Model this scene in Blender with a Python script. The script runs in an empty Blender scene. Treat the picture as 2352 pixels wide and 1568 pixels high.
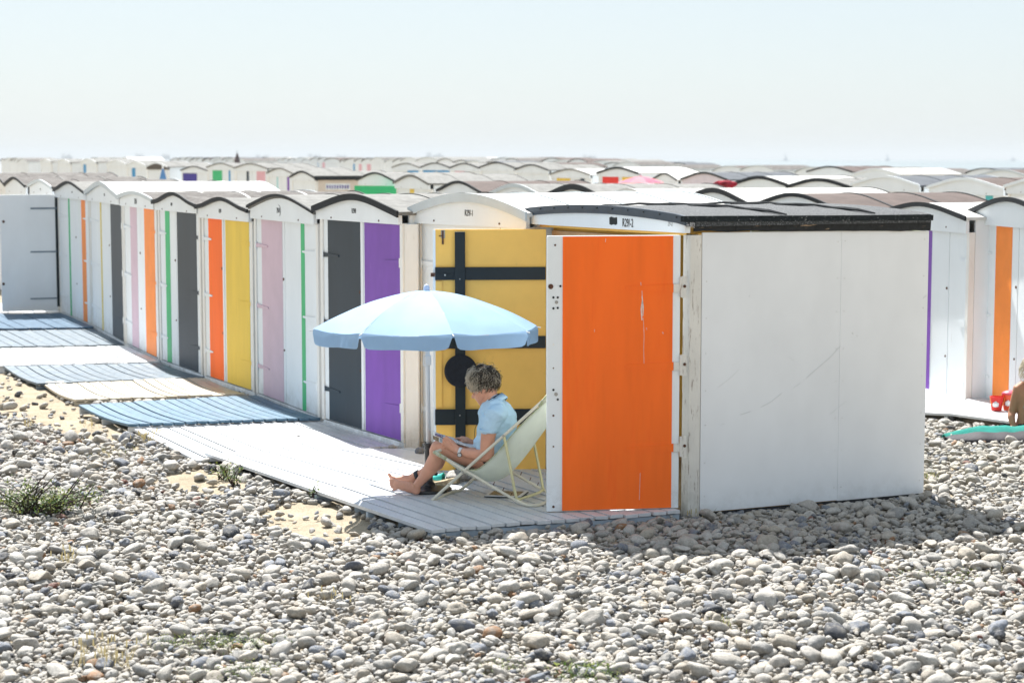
import bpy, bmesh, math, random
import numpy as np
from mathutils import Vector, Matrix, noise
random.seed(7); rng = np.random.default_rng(11)
R = math.radians
S = bpy.context.scene
COL = S.collection

# ------------------------------------------------------------------ camera, sky, sun, exposure
CAMH = 2.5
FPX, CX, CY, HOR = 4300.0, 1176.0, 784.0, 364.0          # focal length and horizon in units of the 2352-wide photo
PITCH = math.atan((CY - HOR) / FPX)
cam = bpy.data.objects.new('camera', bpy.data.cameras.new('camera')); COL.objects.link(cam)
cam.data.sensor_width = 36; cam.data.lens = 36 * FPX / 2352
cam.location = (0, 0, CAMH); cam.rotation_euler = (math.pi / 2 - PITCH, 0, 0)
cam.data.clip_start = .1; cam.data.clip_end = 60000
cam.data.dof.use_dof = True; cam.data.dof.focus_distance = 13.3; cam.data.dof.aperture_fstop = 3.2
S.camera = cam

SUN_EL, SUN_AZ = R(55), R(19)                            # sun stands behind the huts, a little to the left
W = bpy.data.worlds.new('World'); S.world = W; W.use_nodes = True
nt = W.node_tree; bg = nt.nodes['Background']
sky = nt.nodes.new('ShaderNodeTexSky'); sky.sky_type = 'NISHITA'; sky.sun_disc = False
sky.sun_elevation = SUN_EL; sky.sun_rotation = -SUN_AZ
sky.air_density = 1.0; sky.dust_density = 1.0; sky.ozone_density = 2.0
# thin bright veil of high haze over the blue sky
veil = nt.nodes.new('ShaderNodeMix'); veil.data_type = 'RGBA'; veil.inputs[0].default_value = .86
nt.links.new(sky.outputs[0], veil.inputs[6]); veil.inputs[7].default_value = (2.12, 2.36, 2.52, 1)
nt.links.new(veil.outputs[2], bg.inputs[0]); bg.inputs[1].default_value = .10
sl = bpy.data.lights.new('sun', 'SUN'); sl.energy = 3.9; sl.angle = R(.53); sl.color = (1, .975, .935)
sun = bpy.data.objects.new('sun', sl); COL.objects.link(sun)
sd = Vector((math.sin(SUN_AZ) * math.cos(SUN_EL), -math.cos(SUN_AZ) * math.cos(SUN_EL), -math.sin(SUN_EL)))
sun.rotation_euler = sd.to_track_quat('-Z', 'Y').to_euler()
S.view_settings.view_transform = 'Standard'; S.view_settings.look = 'None'
S.view_settings.exposure = 1.6; S.view_settings.gamma = 1
S.cycles.max_bounces = 8; S.cycles.caustics_reflective = False; S.cycles.caustics_refractive = False
S.cycles.use_denoising = True

# ------------------------------------------------------------------ measuring helpers
fw = Vector((0, math.cos(PITCH), -math.sin(PITCH))); up = Vector((0, math.sin(PITCH), math.cos(PITCH)))
C0 = Vector((0, 0, CAMH))
def ray(u, v): return fw + Vector((1, 0, 0)) * ((u - CX) / FPX) - up * ((v - CY) / FPX)
def G(u, v, z=0.0):
    d = ray(u, v); return C0 + d * ((z - CAMH) / d.z)
def PY(u, v, y):
    d = ray(u, v); return C0 + d * (y / d.y)
def PP(u, v, p0, n):
    d = ray(u, v); return C0 + d * ((p0 - C0).dot(n) / d.dot(n))
def proj(p):
    q = p - C0; dd = q.dot(fw); return CX + FPX * q.x / dd, CY - FPX * q.dot(up) / dd

# ------------------------------------------------------------------ materials
def s2l(c): return c / 12.92 if c <= .04045 else ((c + .055) / 1.055) ** 2.4
def hx(h): return tuple(s2l(int(h[i:i + 2], 16) / 255) for i in (0, 2, 4)) + (1,)
MATS = {}
def mat(name, col, rough=.6, var=.06, scale=4, stretch=(1, 1, 1), bump=0, bscale=40, dirt=None, dirt_amt=0, dirt_scale=3, spec=.3, metal=0, transl=0, dirt_stretch=(1, 1, 1), dirt_lo=.55, dirt_w=.12):
    if name in MATS: return MATS[name]
    m = bpy.data.materials.new(name); m.use_nodes = True; N = m.node_tree.nodes; L = m.node_tree.links
    b = N['Principled BSDF']; b.inputs['Roughness'].default_value = rough
    b.inputs['Specular IOR Level'].default_value = spec; b.inputs['Metallic'].default_value = metal
    if len(col) == 3: col = tuple(col) + (1,)
    tc = N.new('ShaderNodeTexCoord'); mp = N.new('ShaderNodeMapping'); mp.inputs['Scale'].default_value = stretch
    L.new(tc.outputs['Object'], mp.inputs[0])
    n = N.new('ShaderNodeTexNoise'); n.inputs['Scale'].default_value = scale; n.inputs['Detail'].default_value = 6; n.inputs['Roughness'].default_value = .65
    L.new(mp.outputs[0], n.inputs[0])
    r = N.new('ShaderNodeMapRange'); r.inputs[1].default_value = .3; r.inputs[2].default_value = .7
    r.inputs[3].default_value = 1 - var * 2; r.inputs[4].default_value = 1 + var
    L.new(n.outputs[0], r.inputs[0])
    mul = N.new('ShaderNodeMix'); mul.data_type = 'RGBA'; mul.blend_type = 'MULTIPLY'; mul.inputs[0].default_value = 1
    mul.inputs[6].default_value = col; L.new(r.outputs[0], mul.inputs[7]); out = mul.outputs[2]
    if dirt is not None:
        mp2 = N.new('ShaderNodeMapping'); mp2.inputs['Scale'].default_value = dirt_stretch; L.new(tc.outputs['Object'], mp2.inputs[0])
        n2 = N.new('ShaderNodeTexNoise'); n2.inputs['Scale'].default_value = dirt_scale; n2.inputs['Detail'].default_value = 8; n2.inputs['Roughness'].default_value = .7
        L.new(mp2.outputs[0], n2.inputs[0])
        r2 = N.new('ShaderNodeMapRange'); r2.inputs[1].default_value = dirt_lo; r2.inputs[2].default_value = dirt_lo + dirt_w; r2.inputs[4].default_value = dirt_amt
        L.new(n2.outputs[0], r2.inputs[0])
        mx = N.new('ShaderNodeMix'); mx.data_type = 'RGBA'; L.new(r2.outputs[0], mx.inputs[0]); L.new(out, mx.inputs[6])
        mx.inputs[7].default_value = dirt if len(dirt) == 4 else tuple(dirt) + (1,); out = mx.outputs[2]
    L.new(out, b.inputs['Base Color'])
    if bump:
        n3 = N.new('ShaderNodeTexNoise'); n3.inputs['Scale'].default_value = bscale; n3.inputs['Detail'].default_value = 5
        L.new(mp.outputs[0], n3.inputs[0]); bp = N.new('ShaderNodeBump'); bp.inputs['Strength'].default_value = bump; bp.inputs['Distance'].default_value = .01
        L.new(n3.outputs[0], bp.inputs['Height']); L.new(bp.outputs[0], b.inputs['Normal'])
    if transl:
        t = N.new('ShaderNodeBsdfTranslucent'); L.new(out, t.inputs[0]); ms = N.new('ShaderNodeMixShader'); ms.inputs[0].default_value = transl
        L.new(b.outputs[0], ms.inputs[1]); L.new(t.outputs[0], ms.inputs[2]); L.new(ms.outputs[0], N['Material Output'].inputs[0])
    MATS[name] = m; return m

WHITE = mat('white_paint', (.79, .83, .855), .5, .03, 2, (1, 1, .4), .08, 60, (.36, .30, .22), .55, 9, dirt_stretch=(2, 2, .25), dirt_lo=.66)
WHITE2 = mat('cream_paint', (.80, .79, .755), .55, .05, 3, (1, 1, .4), .12, 60, (.42, .36, .28), .7, 16, dirt_stretch=(2, 2, .3), dirt_lo=.62)
PEEL = mat('peeling_cream_paint', (.72, .70, .65), .6, .06, 5, (1, 1, .5), .2, 60, (.30, .24, .20), .85, 26, dirt_stretch=(2, 2, .25), dirt_lo=.57, dirt_w=.05)
WALLW = mat('white_wall_panel', (.80, .82, .84), .45, .035, 1.6, (1, 1, .6), .04, 30, (.45, .45, .44), .5, 7, dirt_stretch=(3, 3, 1), dirt_lo=.69)
def splash(m, h=.22, k=.62):
    """mud splashes along the foot of a wall"""
    N = m.node_tree.nodes; L = m.node_tree.links; b = N['Principled BSDF']; src = b.inputs['Base Color'].links[0].from_socket
    tc = N.new('ShaderNodeTexCoord'); sp = N.new('ShaderNodeSeparateXYZ'); L.new(tc.outputs['Object'], sp.inputs[0]); n = N.new('ShaderNodeTexNoise'); n.inputs['Scale'].default_value = 7; n.inputs['Detail'].default_value = 9; n.inputs['Roughness'].default_value = .75; L.new(tc.outputs['Object'], n.inputs[0])
    r = N.new('ShaderNodeMapRange'); r.inputs[1].default_value = 0; r.inputs[2].default_value = h; r.inputs[3].default_value = k; r.inputs[4].default_value = .0; L.new(sp.outputs[2], r.inputs[0])
    r2 = N.new('ShaderNodeMapRange'); r2.inputs[1].default_value = .42; r2.inputs[2].default_value = .62; L.new(n.outputs[0], r2.inputs[0]); mu = N.new('ShaderNodeMath'); mu.operation = 'MULTIPLY'; L.new(r.outputs[0], mu.inputs[0]); L.new(r2.outputs[0], mu.inputs[1])
    mx = N.new('ShaderNodeMix'); mx.data_type = 'RGBA'; L.new(mu.outputs[0], mx.inputs[0]); L.new(src, mx.inputs[6]); mx.inputs[7].default_value = (.33, .31, .27, 1); L.new(mx.outputs[2], b.inputs['Base Color'])
splash(WALLW, .22, .28); splash(WHITE, .34); splash(WHITE2, .34); splash(PEEL, .4)
DECKW = mat('white_deck_paint', (.60, .62, .64), .42, .05, 6, (3, .6, 1), .10, 50, (.40, .37, .30), .6, 10, dirt_lo=.64, spec=.4)
DECKB = mat('blue_deck_paint', (.085, .165, .24), .5, .12, 5, (3, .7, 1), .15, 50, (.15, .21, .25), .6, 7, dirt_lo=.50, dirt_w=.25)
DECKGB = mat('grey_blue_deck_paint', (.10, .14, .18), .5, .12, 5, (3, .7, 1), .15, 50, (.25, .27, .26), .6, 7, dirt_lo=.46, dirt_w=.25)
DECKB2 = mat('deep_blue_deck_paint', (.03, .09, .16), .45, .12, 5, (3, .7, 1), .15, 50, (.2, .3, .4), .5, 7, dirt_lo=.55)
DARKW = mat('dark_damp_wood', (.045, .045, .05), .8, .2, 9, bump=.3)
COLS = {
 'orange': mat('orange_paint', (1.0, .172, .022), .5, .05, 4, (1.5, 1.5, .16), .08, 40, (.86, .09, .01), .6, 3, dirt_stretch=(4, 4, .3), dirt_lo=.52, dirt_w=.25, spec=.12),
 'orange2': mat('light_orange_paint', (.93, .26, .035), .5, .05, 4),
 'yellow': mat('yellow_paint', (.80, .56, .06), .5, .06, 4, (1, 1, .2), dirt=(.45, .30, .03), dirt_amt=.6, dirt_scale=12, dirt_stretch=(3, 3, .2), dirt_lo=.62),
 'ochre': mat('ochre_inside_paint', (.93, .54, .12), .5, .06, 1.5, bump=.03, dirt=(.35, .2, .05), dirt_amt=.3, dirt_scale=4, dirt_lo=.62),
 'purple': mat('purple_paint', (.20, .07, .42), .5, .10, 2.5, (1, 1, .3), dirt=(.40, .25, .6), dirt_amt=.4, dirt_scale=12, dirt_stretch=(3, 3, .3), dirt_lo=.62),
 'indigo': mat('indigo_paint', (.04, .025, .28), .5, .05),
 'dark': mat('charcoal_paint', (.018, .034, .052), .5, .10, 3, (1, 1, .3), dirt=(.16, .17, .18), dirt_amt=.35, dirt_scale=9, dirt_stretch=(3, 3, .4), dirt_lo=.63),
 'pink': mat('pink_paint', (.62, .46, .54), .5, .04),
 'rose': mat('rose_paint', (.75, .42, .47), .5, .04),
 'green': mat('green_paint', (.04, .47, .18), .5, .05),
 'thinyellow': mat('mustard_paint', (.70, .56, .16), .5, .05),
 'blue': mat('azure_paint', (.02, .26, .55), .5, .05),
 'teal': mat('teal_paint', (.08, .45, .48), .5, .05),
 'cyan': mat('pale_cyan_paint', (.40, .68, .70), .5, .05),
 'red': mat('red_paint', (.80, .035, .02), .5, .05),
 'white': WHITE,
}
FELT = mat('grey_roof_felt', (.115, .105, .098), .9, .25, 14, bump=.5, bscale=120, dirt=(.19, .18, .17), dirt_amt=.7, dirt_scale=5, dirt_lo=.5)
FELTL = mat('pale_roof_felt', (.20, .198, .188), .9, .15, 10, bump=.4, bscale=100, dirt=(.15, .14, .125), dirt_amt=.6, dirt_scale=6, dirt_lo=.55)
FELTB = mat('brown_roof_felt', (.105, .08, .072), .9, .12, 6, bump=.3, bscale=100)
ROOFW = mat('white_roof_sheet', (.60, .59, .56), .45, .04, 3, dirt=(.45, .42, .38), dirt_amt=.4, dirt_scale=4, dirt_lo=.62)
ROOFG = mat('blue_grey_roof_felt', (.095, .105, .12), .9, .12, 6, bump=.3, bscale=100)
FELTBLK = mat('black_mineral_felt', (.035, .04, .045), .75, .3, 90, bump=.9, bscale=220, dirt=(.20, .21, .22), dirt_amt=.9, dirt_scale=130, dirt_lo=.52, dirt_w=.06, spec=.5)
TRIMD = mat('dark_roof_trim', (.014, .018, .022), .7, .2, 20, dirt=(.2, .2, .2), dirt_amt=.6, dirt_scale=60, dirt_lo=.68)
TRIMB = mat('slate_blue_metal_strip', (.035, .055, .08), .45, .1, 8, spec=.5)
TRIMW = mat('white_roof_trim', (.55, .60, .62), .5, .05)
TORN = mat('tarred_torn_wood', (.012, .015, .018), .65, .3, 30, bump=.6, dirt=(.36, .26, .17), dirt_amt=.9, dirt_scale=5, dirt_stretch=(1, 1, 9), dirt_lo=.60, dirt_w=.03)
RUST = mat('rusty_iron', (.12, .055, .035), .8, .3, 60)
STEEL = mat('dull_steel', (.35, .35, .34), .4, .1, 30, metal=.8)
BLACK = mat('black_paint', (.009, .016, .020), .5, .1, 6)
INK = mat('stencil_ink', (.03, .03, .03), .8, .1)
PENCIL = mat('faint_pencil', (.45, .46, .46), .8, .1)
SCRATCH = mat('bare_scratch', (.75, .72, .68), .8, .2, 50)

# ------------------------------------------------------------------ mesh helpers
class MB:
    def __init__(s): s.v = []; s.f = []; s.m = []; s.mi = 0
    def add(s, vs, fs):
        o = len(s.v); s.v += [tuple(p) for p in vs]
        for f in fs: s.f.append(tuple(i + o for i in f)); s.m.append(s.mi)
    def hexa(s, p):      # 8 points: bottom 0-3, top 4-7
        s.add(p, [(0, 3, 2, 1), (4, 5, 6, 7), (0, 1, 5, 4), (1, 2, 6, 5), (2, 3, 7, 6), (3, 0, 4, 7)])
    def box(s, a, b):
        x0, y0, z0 = a; x1, y1, z1 = b
        s.hexa([(x0, y0, z0), (x1, y0, z0), (x1, y1, z0), (x0, y1, z0), (x0, y0, z1), (x1, y0, z1), (x1, y1, z1), (x0, y1, z1)])
    def tube(s, pts, rad, n=8, caps=True):
        pts = [Vector(p) for p in pts]; k = len(pts)
        if not hasattr(rad, '__len__'): rad = [rad] * k
        vs = []; prev = None
        for i, p in enumerate(pts):
            t = (pts[min(i + 1, k - 1)] - pts[max(i - 1, 0)])
            t = t.normalized() if t.length > 1e-9 else Vector((0, 0, 1))
            if prev is None:
                a = Vector((0, 0, 1)) if abs(t.z) < .9 else Vector((1, 0, 0)); x = t.cross(a).normalized()
            else: x = (prev - t * prev.dot(t)).normalized()
            prev = x; y = t.cross(x)
            for j in range(n):
                an = 2 * math.pi * j / n; vs.append(p + (x * math.cos(an) + y * math.sin(an)) * rad[i])
        fs = [(i * n + j, i * n + (j + 1) % n, (i + 1) * n + (j + 1) % n, (i + 1) * n + j) for i in range(k - 1) for j in range(n)]
        if caps: fs += [tuple(range(n))[::-1], tuple((k - 1) * n + j for j in range(n))]
        s.add(vs, fs)
    def loft(s, rings, lat, n=20):
        """rings: (pos, r_sagittal, r_lateral); elliptical body limb, rounded ends"""
        P = [Vector(r[0]) for r in rings]; k = len(P); lat = Vector(lat).normalized()
        ext = []
        for i, (p, a, b) in enumerate(rings):
            t = (P[min(i + 1, k - 1)] - P[max(i - 1, 0)]).normalized()
            ext.append((Vector(p), t, a, b))
        def cap(e, sgn):
            p, t, a, b = e; m = min(a, b); out = []
            for q in (35, 62, 80):
                out.append((p + t * sgn * m * math.sin(R(q)), t, a * math.cos(R(q)), b * math.cos(R(q))))
            return out
        ext = cap(ext[0], -1)[::-1] + ext + cap(ext[-1], 1)
        vs = []
        for p, t, a, b in ext:
            l = (lat - t * lat.dot(t)); l = l.normalized() if l.length > .1 else t.orthogonal().normalized()
            q = t.cross(l).normalized()
            for j in range(n):
                an = 2 * math.pi * j / n; vs.append(p + q * a * math.cos(an) + l * b * math.sin(an))
        K = len(ext)
        fs = [(i * n + j, i * n + (j + 1) % n, (i + 1) * n + (j + 1) % n, (i + 1) * n + j) for i in range(K - 1) for j in range(n)]
        fs += [tuple(range(n))[::-1], tuple((K - 1) * n + j for j in range(n))]
        s.add(vs, fs)
    def ball(s, c, r, n=10):
        c = Vector(c); rr = r if hasattr(r, '__len__') else (r, r, r); vs = []; fs = []
        for i in range(1, n):
            th = math.pi * i / n
            for j in range(2 * n):
                ph = math.pi * j / n; vs.append(c + Vector((rr[0] * math.sin(th) * math.cos(ph), rr[1] * math.sin(th) * math.sin(ph), rr[2] * math.cos(th))))
        m = 2 * n; fs = [(i * m + j, (i + 1) * m + j, (i + 1) * m + (j + 1) % m, i * m + (j + 1) % m) for i in range(n - 2) for j in range(m)]
        vs.append(c + Vector((0, 0, rr[2]))); vs.append(c - Vector((0, 0, rr[2]))); t = len(vs) - 2
        fs += [(t, j, (j + 1) % m) for j in range(m)]; fs += [(t + 1, (n - 2) * m + (j + 1) % m, (n - 2) * m + j) for j in range(m)]
        s.add(vs, fs)
    def lathe(s, c, prof, n=32, caps=True):
        c = Vector(c); vs = [c + Vector((r * math.cos(2 * math.pi * j / n), r * math.sin(2 * math.pi * j / n), z)) for r, z in prof for j in range(n)]
        k = len(prof); fs = [(i * n + j, i * n + (j + 1) % n, (i + 1) * n + (j + 1) % n, (i + 1) * n + j) for i in range(k - 1) for j in range(n)]
        if caps: fs += [tuple(range(n))[::-1], tuple((k - 1) * n + j for j in range(n))]
        s.add(vs, fs)
    def xf(s, M): s.v = [tuple(M @ Vector(p)) for p in s.v]; return s
    def mesh(s, name, mats, smooth=False):
        me = bpy.data.meshes.new(name); me.from_pydata(s.v, [], s.f); me.update()
        for m in (mats if isinstance(mats, (list, tuple)) else [mats]): me.materials.append(m)
        if len(me.materials) > 1: me.polygons.foreach_set('material_index', s.m)
        bm = bmesh.new(); bm.from_mesh(me); bmesh.ops.recalc_face_normals(bm, faces=bm.faces); bm.to_mesh(me); bm.free()
        if smooth: me.polygons.foreach_set('use_smooth', [True] * len(me.polygons))
        return me
    def build(s, name, mats, parent=None, smooth=False, bevel=0, loc=None):
        return link(name, s.mesh(name, mats, smooth), parent, bevel, loc)
def link(name, me, parent=None, bevel=0, loc=None):
    o = bpy.data.objects.new(name, me); COL.objects.link(o)
    if parent: o.parent = parent
    if loc is not None: o.location = loc
    if bevel:
        b = o.modifiers.new('bevel', 'BEVEL'); b.width = bevel; b.segments = 2; b.limit_method = 'ANGLE'
    return o
def thing(name, label, cat, loc=(0, 0, 0), group=None):
    o = bpy.data.objects.new(name, None); o.empty_display_size = .2; COL.objects.link(o); o.location = loc
    return tag(o, label, cat, group)
def tag(o, label=None, cat=None, group=None, kind=None):
    if label: o['label'] = label
    if cat: o['category'] = cat
    if group: o['group'] = group
    if kind: o['kind'] = kind
    return o
def smoothpts(pts, n=6):
    """Catmull-Rom through the points"""
    P = [Vector(p) for p in pts]; out = []
    for i in range(len(P) - 1):
        a = P[max(i - 1, 0)]; b = P[i]; c = P[i + 1]; d = P[min(i + 2, len(P) - 1)]
        for k in range(n):
            t = k / n; out.append(.5 * ((2 * b) + (c - a) * t + (2 * a - 5 * b + 4 * c - d) * t * t + (3 * b - a - 3 * c + d) * t ** 3))
    out.append(P[-1]); return out
def text_mesh(s, size, mat_, xs=.62, depth=.0015):
    cu = bpy.data.curves.new('lettering', 'FONT'); cu.body = s; cu.size = size; cu.align_x = 'CENTER'; cu.align_y = 'CENTER'; cu.extrude = depth; cu.resolution_u = 3
    ob = bpy.data.objects.new('lettering', cu); COL.objects.link(ob)
    me = bpy.data.meshes.new_from_object(ob.evaluated_get(bpy.context.evaluated_depsgraph_get())); bpy.data.objects.remove(ob)
    for v in me.vertices: v.co.x *= xs
    me.materials.clear(); me.materials.append(mat_); return me
HAZE = True
# ------------------------------------------------------------------ the ground, the sea
def sst(a, b, x): t = min(1, max(0, (x - a) / (b - a))); return t * t * (3 - 2 * t)
def gz(x, y):
    """height of the beach"""
    h = .34 * sst(55, 105, y) * (1 - sst(-2, 14, x - (y - 80) * .05))
    end = 230 - 125 * sst(-5, 25, x)
    return h - 1.2 * sst(end - 25, end, y) - .35 * sst(60, 95, y) * sst(3, 20, x)
def ground_mat():
    m = bpy.data.materials.new('sand'); m.use_nodes = True; N = m.node_tree.nodes; L = m.node_tree.links; b = N['Principled BSDF']
    b.inputs['Roughness'].default_value = .95; b.inputs['Specular IOR Level'].default_value = .1
    tc = N.new('ShaderNodeTexCoord'); n = N.new('ShaderNodeTexNoise'); n.inputs['Scale'].default_value = 3; n.inputs['Detail'].default_value = 10; n.inputs['Roughness'].default_value = .7
    L.new(tc.outputs['Object'], n.inputs[0]); cr = N.new('ShaderNodeValToRGB'); cr.color_ramp.elements[0].position = .3; cr.color_ramp.elements[1].position = .68
    cr.color_ramp.elements[0].color = (.28, .235, .17, 1); cr.color_ramp.elements[1].color = (.46, .39, .29, 1); L.new(n.outputs[0], cr.inputs[0])
    n2 = N.new('ShaderNodeTexNoise'); n2.inputs['Scale'].default_value = 90; n2.inputs['Detail'].default_value = 6; L.new(tc.outputs['Object'], n2.inputs[0])
    mx = N.new('ShaderNodeMix'); mx.data_type = 'RGBA'; mx.blend_type = 'MULTIPLY'; mx.inputs[0].default_value = .7; L.new(cr.outputs[0], mx.inputs[6])
    r = N.new('ShaderNodeMapRange'); r.inputs[1].default_value = .35; r.inputs[2].default_value = .6; r.inputs[3].default_value = .55; r.inputs[4].default_value = 1.1; L.new(n2.outputs[0], r.inputs[0]); L.new(r.outputs[0], mx.inputs[7])
    L.new(mx.outputs[2], b.inputs['Base Color'])
    bp = N.new('ShaderNodeBump'); bp.inputs['Strength'].default_value = .7; bp.inputs['Distance'].default_value = .02
    ad = N.new('ShaderNodeMath'); ad.operation = 'ADD'; n3 = N.new('ShaderNodeTexNoise'); n3.inputs['Scale'].default_value = 14; n3.inputs['Detail'].default_value = 4; L.new(tc.outputs['Object'], n3.inputs[0])
    L.new(n2.outputs[0], ad.inputs[0]); L.new(n3.outputs[0], ad.inputs[1]); L.new(ad.outputs[0], bp.inputs['Height']); L.new(bp.outputs[0], b.inputs['Normal'])
    return m
GRD = ground_mat()
xs = sorted(set([round(v, 3) for v in np.concatenate([np.linspace(-900, -60, 8), np.linspace(-60, -8, 14), np.linspace(-8, 8, 200), np.linspace(8, 60, 14), np.linspace(60, 900, 8)])]))
ys = sorted(set([round(v, 3) for v in np.concatenate([np.linspace(-40, 7, 8), np.linspace(7, 26, 230), np.linspace(26, 60, 14), np.linspace(60, 260, 50)])]))
g = MB(); vs = []
for y in ys:
    for x in xs:
        micro = 0
        if 7 < y < 26 and abs(x) < 8: micro = .018 * noise.noise(Vector((x * 1.6, y * 1.6, 3))) + .012 * noise.noise(Vector((x * 6, y * 6, 0)))
        vs.append((x, y, gz(x, y) + micro - .012))
nx = len(xs); g.add(vs, [(j * nx + i, j * nx + i + 1, (j + 1) * nx + i + 1, (j + 1) * nx + i) for j in range(len(ys) - 1) for i in range(nx - 1)])
tag(g.build('ground', GRD, smooth=True), kind='structure')
SEA = mat('sea_water', (.16, .20, .21), .35, .15, .02, (1, .15, 1), bump=.4, bscale=.6, spec=.5)
g = MB(); g.add([(-26000, 60, -.62), (26000, 60, -.62), (26000, 45000, -.62), (-26000, 45000, -.62)], [(0, 1, 2, 3)])
tag(g.build('sea', SEA), kind='structure')

# ------------------------------------------------------------------ beach huts
def front_x(FL, e, a, u, v=600):
    p = PP(u, v, Vector((FL[0], FL[1], 0)), Vector((a.x, a.y, 0))); q = p - Vector((FL[0], FL[1], 0)); q.z = 0
    det = e.x * a.y - e.y * a.x
    return (q.x * a.y - q.y * a.x) / det
MESHC = {}
class Hut:
    def __init__(s, label, FL, FR, depth=2.1, back=None, zb=0, zdoor=1.90, zeave=2.0, rise=.13, roof=ROOFW, trim=TRIMW, group=None, name='beach_hut', k=.4, trim_h=.035, batten=None, wall=WHITE, gable=None, seams=3):
        s.zb = zb; s.O = Vector((FL[0], FL[1], zb)); s.t = thing(name, label, 'beach hut', s.O, group)
        d = Vector((FR[0] - FL[0], FR[1] - FL[1], 0)); s.w = d.length; s.e = d.normalized()
        if back is not None: b = Vector((back[0] - FR[0], back[1] - FR[1], 0)); s.d = b.length; s.a = b.normalized()
        else: s.a = Vector((-s.e.y, s.e.x, 0)); s.d = depth
        s.zd, s.ze, s.rise, s.k = zdoor, zeave, rise, k; s.roofm, s.trim, s.th, s.wall = roof, trim, trim_h, wall
        s.gable = gable or WHITE; s.seams = seams; s.batten = batten or roof
    def P(s, x, y, z): return s.e * x + s.a * y + Vector((0, 0, z))
    def arch(s, x):
        q = 2 * x / s.w - 1; q = max(-1, min(1, q)); return s.ze + s.rise * ((1 - s.k) * (1 - q * q) + s.k * (.5 + .5 * math.cos(math.pi * q)))
    def bx(s, name, m, x0, x1, y0, y1, z0, z1, parent=None, bevel=0):
        b = MB(); p = s.P
        b.hexa([p(x0, y0, z0), p(x1, y0, z0), p(x1, y1, z0), p(x0, y1, z0), p(x0, y0, z1), p(x1, y0, z1), p(x1, y1, z1), p(x0, y1, z1)])
        return b.build(name, m, parent or s.t, bevel=bevel)
    def fx(s, u, v=600): return front_x(s.O, s.e, s.a, u, v)
    def shell(s, inner=None, t=.03, near=False):
        s.wr = s.bx('side_wall', s.wall, s.w - t, s.w, .05, s.d, .02, s.ze - .004, bevel=.002 if near else 0)
        s.wl = s.bx('side_wall', s.wall, 0, t, .05, s.d, .02, s.ze - .004)
        s.wb = s.bx('back_wall', s.wall, t + .002, s.w - t - .002, s.d - t, s.d - .002, .02, s.ze - .006)
        s.sill = s.bx('base_board', s.wall, 0, s.w, -.012, .045, .0, .085, bevel=.003)
        for x in (0, s.w - .055): s.bx('post', WHITE2, x, x + .055, -.018, .048, .087, s.zd, bevel=.004)
    def roofing(s, front=-.07, over=.035, thick=.03, battens=True):
        n = 22; b = MB(); P = []
        for yy in (front, s.d + .04):
            for up_ in (0, 1):
                for i in range(n + 1):
                    x = -over + (s.w + 2 * over) * i / n; q = min(s.w, max(0, x)); z = s.arch(q) - (abs(x - q)) * .25
                    P.append(s.P(x, yy, z + up_ * thick + .002))
        m = n + 1; f = []
        for i in range(n):
            f += [(i, i + 1, m + i + 1, m + i), (2 * m + i + 1, 2 * m + i, 3 * m + i, 3 * m + i + 1), (m + i, m + i + 1, 3 * m + i + 1, 3 * m + i), (i + 1, i, 2 * m + i, 2 * m + i + 1)]
        f += [(0, m, 3 * m, 2 * m), (n, 2 * m + n, 3 * m + n, m + n)]
        b.add(P, f); s.roof = b.build('roof', s.roofm, s.t, bevel=0)
        if battens:
            for q in range(1, s.seams + 1):
                y0 = front + (s.d + .04 - front) * q / (s.seams + 1); s.arc('roof_seam', s.batten, y0, y0 + .03, thick + .001, thick + .011, over, s.roof)
            s.arc('rear_trim', s.trim, s.d + .041, s.d + .06, -.02, thick + .012, over)
        s.arc('roof_trim', s.trim, front - .02, front - .001, thick - s.th, thick + .012, over)
    def arc(s, name, m, y0, y1, dz0, dz1, over, parent=None):
        b = MB(); n = 22; rows = []
        for yy, dz in ((y0, dz0), (y1, dz0), (y1, dz1), (y0, dz1)):
            r = []
            for i in range(n + 1):
                x = -over + (s.w + 2 * over) * i / n; q = min(s.w, max(0, x)); r.append(s.P(x, yy, s.arch(q) - abs(x - q) * .25 + dz))
            rows.append(r)
        P = sum(rows, []); N_ = n + 1; f = []
        for r in range(4):
            r2 = (r + 1) % 4
            for i in range(n): f.append((r * N_ + i, r * N_ + i + 1, r2 * N_ + i + 1, r2 * N_ + i))
        f += [(0, N_, 2 * N_, 3 * N_), (n, 3 * N_ + n, 2 * N_ + n, N_ + n)]
        b.add(P, f); return b.build(name, m, parent or s.t)
    def gable_board(s, y0=-.055, y1=-.02, zlow=None, text=None, tsize=.07, ux=None, tcol=INK, ring=False, cut=0):
        zl = s.zd - .01 if zlow is None else zlow; n = 22; b = MB(); P = []
        for yy in (y0, y1):
            for i in range(n + 1): x = s.w * i / n; P.append(s.P(x, yy, zl))
            for i in range(n + 1): x = s.w * i / n; P.append(s.P(x, yy, s.arch(x) - .001))
        m = n + 1; f = []
        for i in range(n):
            f += [(i, i + 1, m + i + 1, m + i), (2 * m + i + 1, 2 * m + i, 3 * m + i, 3 * m + i + 1), (m + i, m + i + 1, 3 * m + i + 1, 3 * m + i), (i + 1, i, 2 * m + i, 2 * m + i + 1)]
        f += [(0, m, 3 * m, 2 * m), (n, 2 * m + n, 3 * m + n, m + n)]
        b.add(P, f); gb = b.build('gable_board', s.gable, s.t)
        if text:
            x = s.w / 2 if ux is None else s.fx(ux, 480); s.lettering(text, tsize, x, (zl + s.arch(x)) / 2 - .01, y0 - .001, gb, tcol)
            if ring: s.curve_mark(x, (zl + s.arch(x)) / 2 - .01, y0 - .002, gb)
        for q in (.2, .78): s.knob(q * s.w, y0, (zl + s.ze) / 2 - .02, gb)
        return gb
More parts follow.
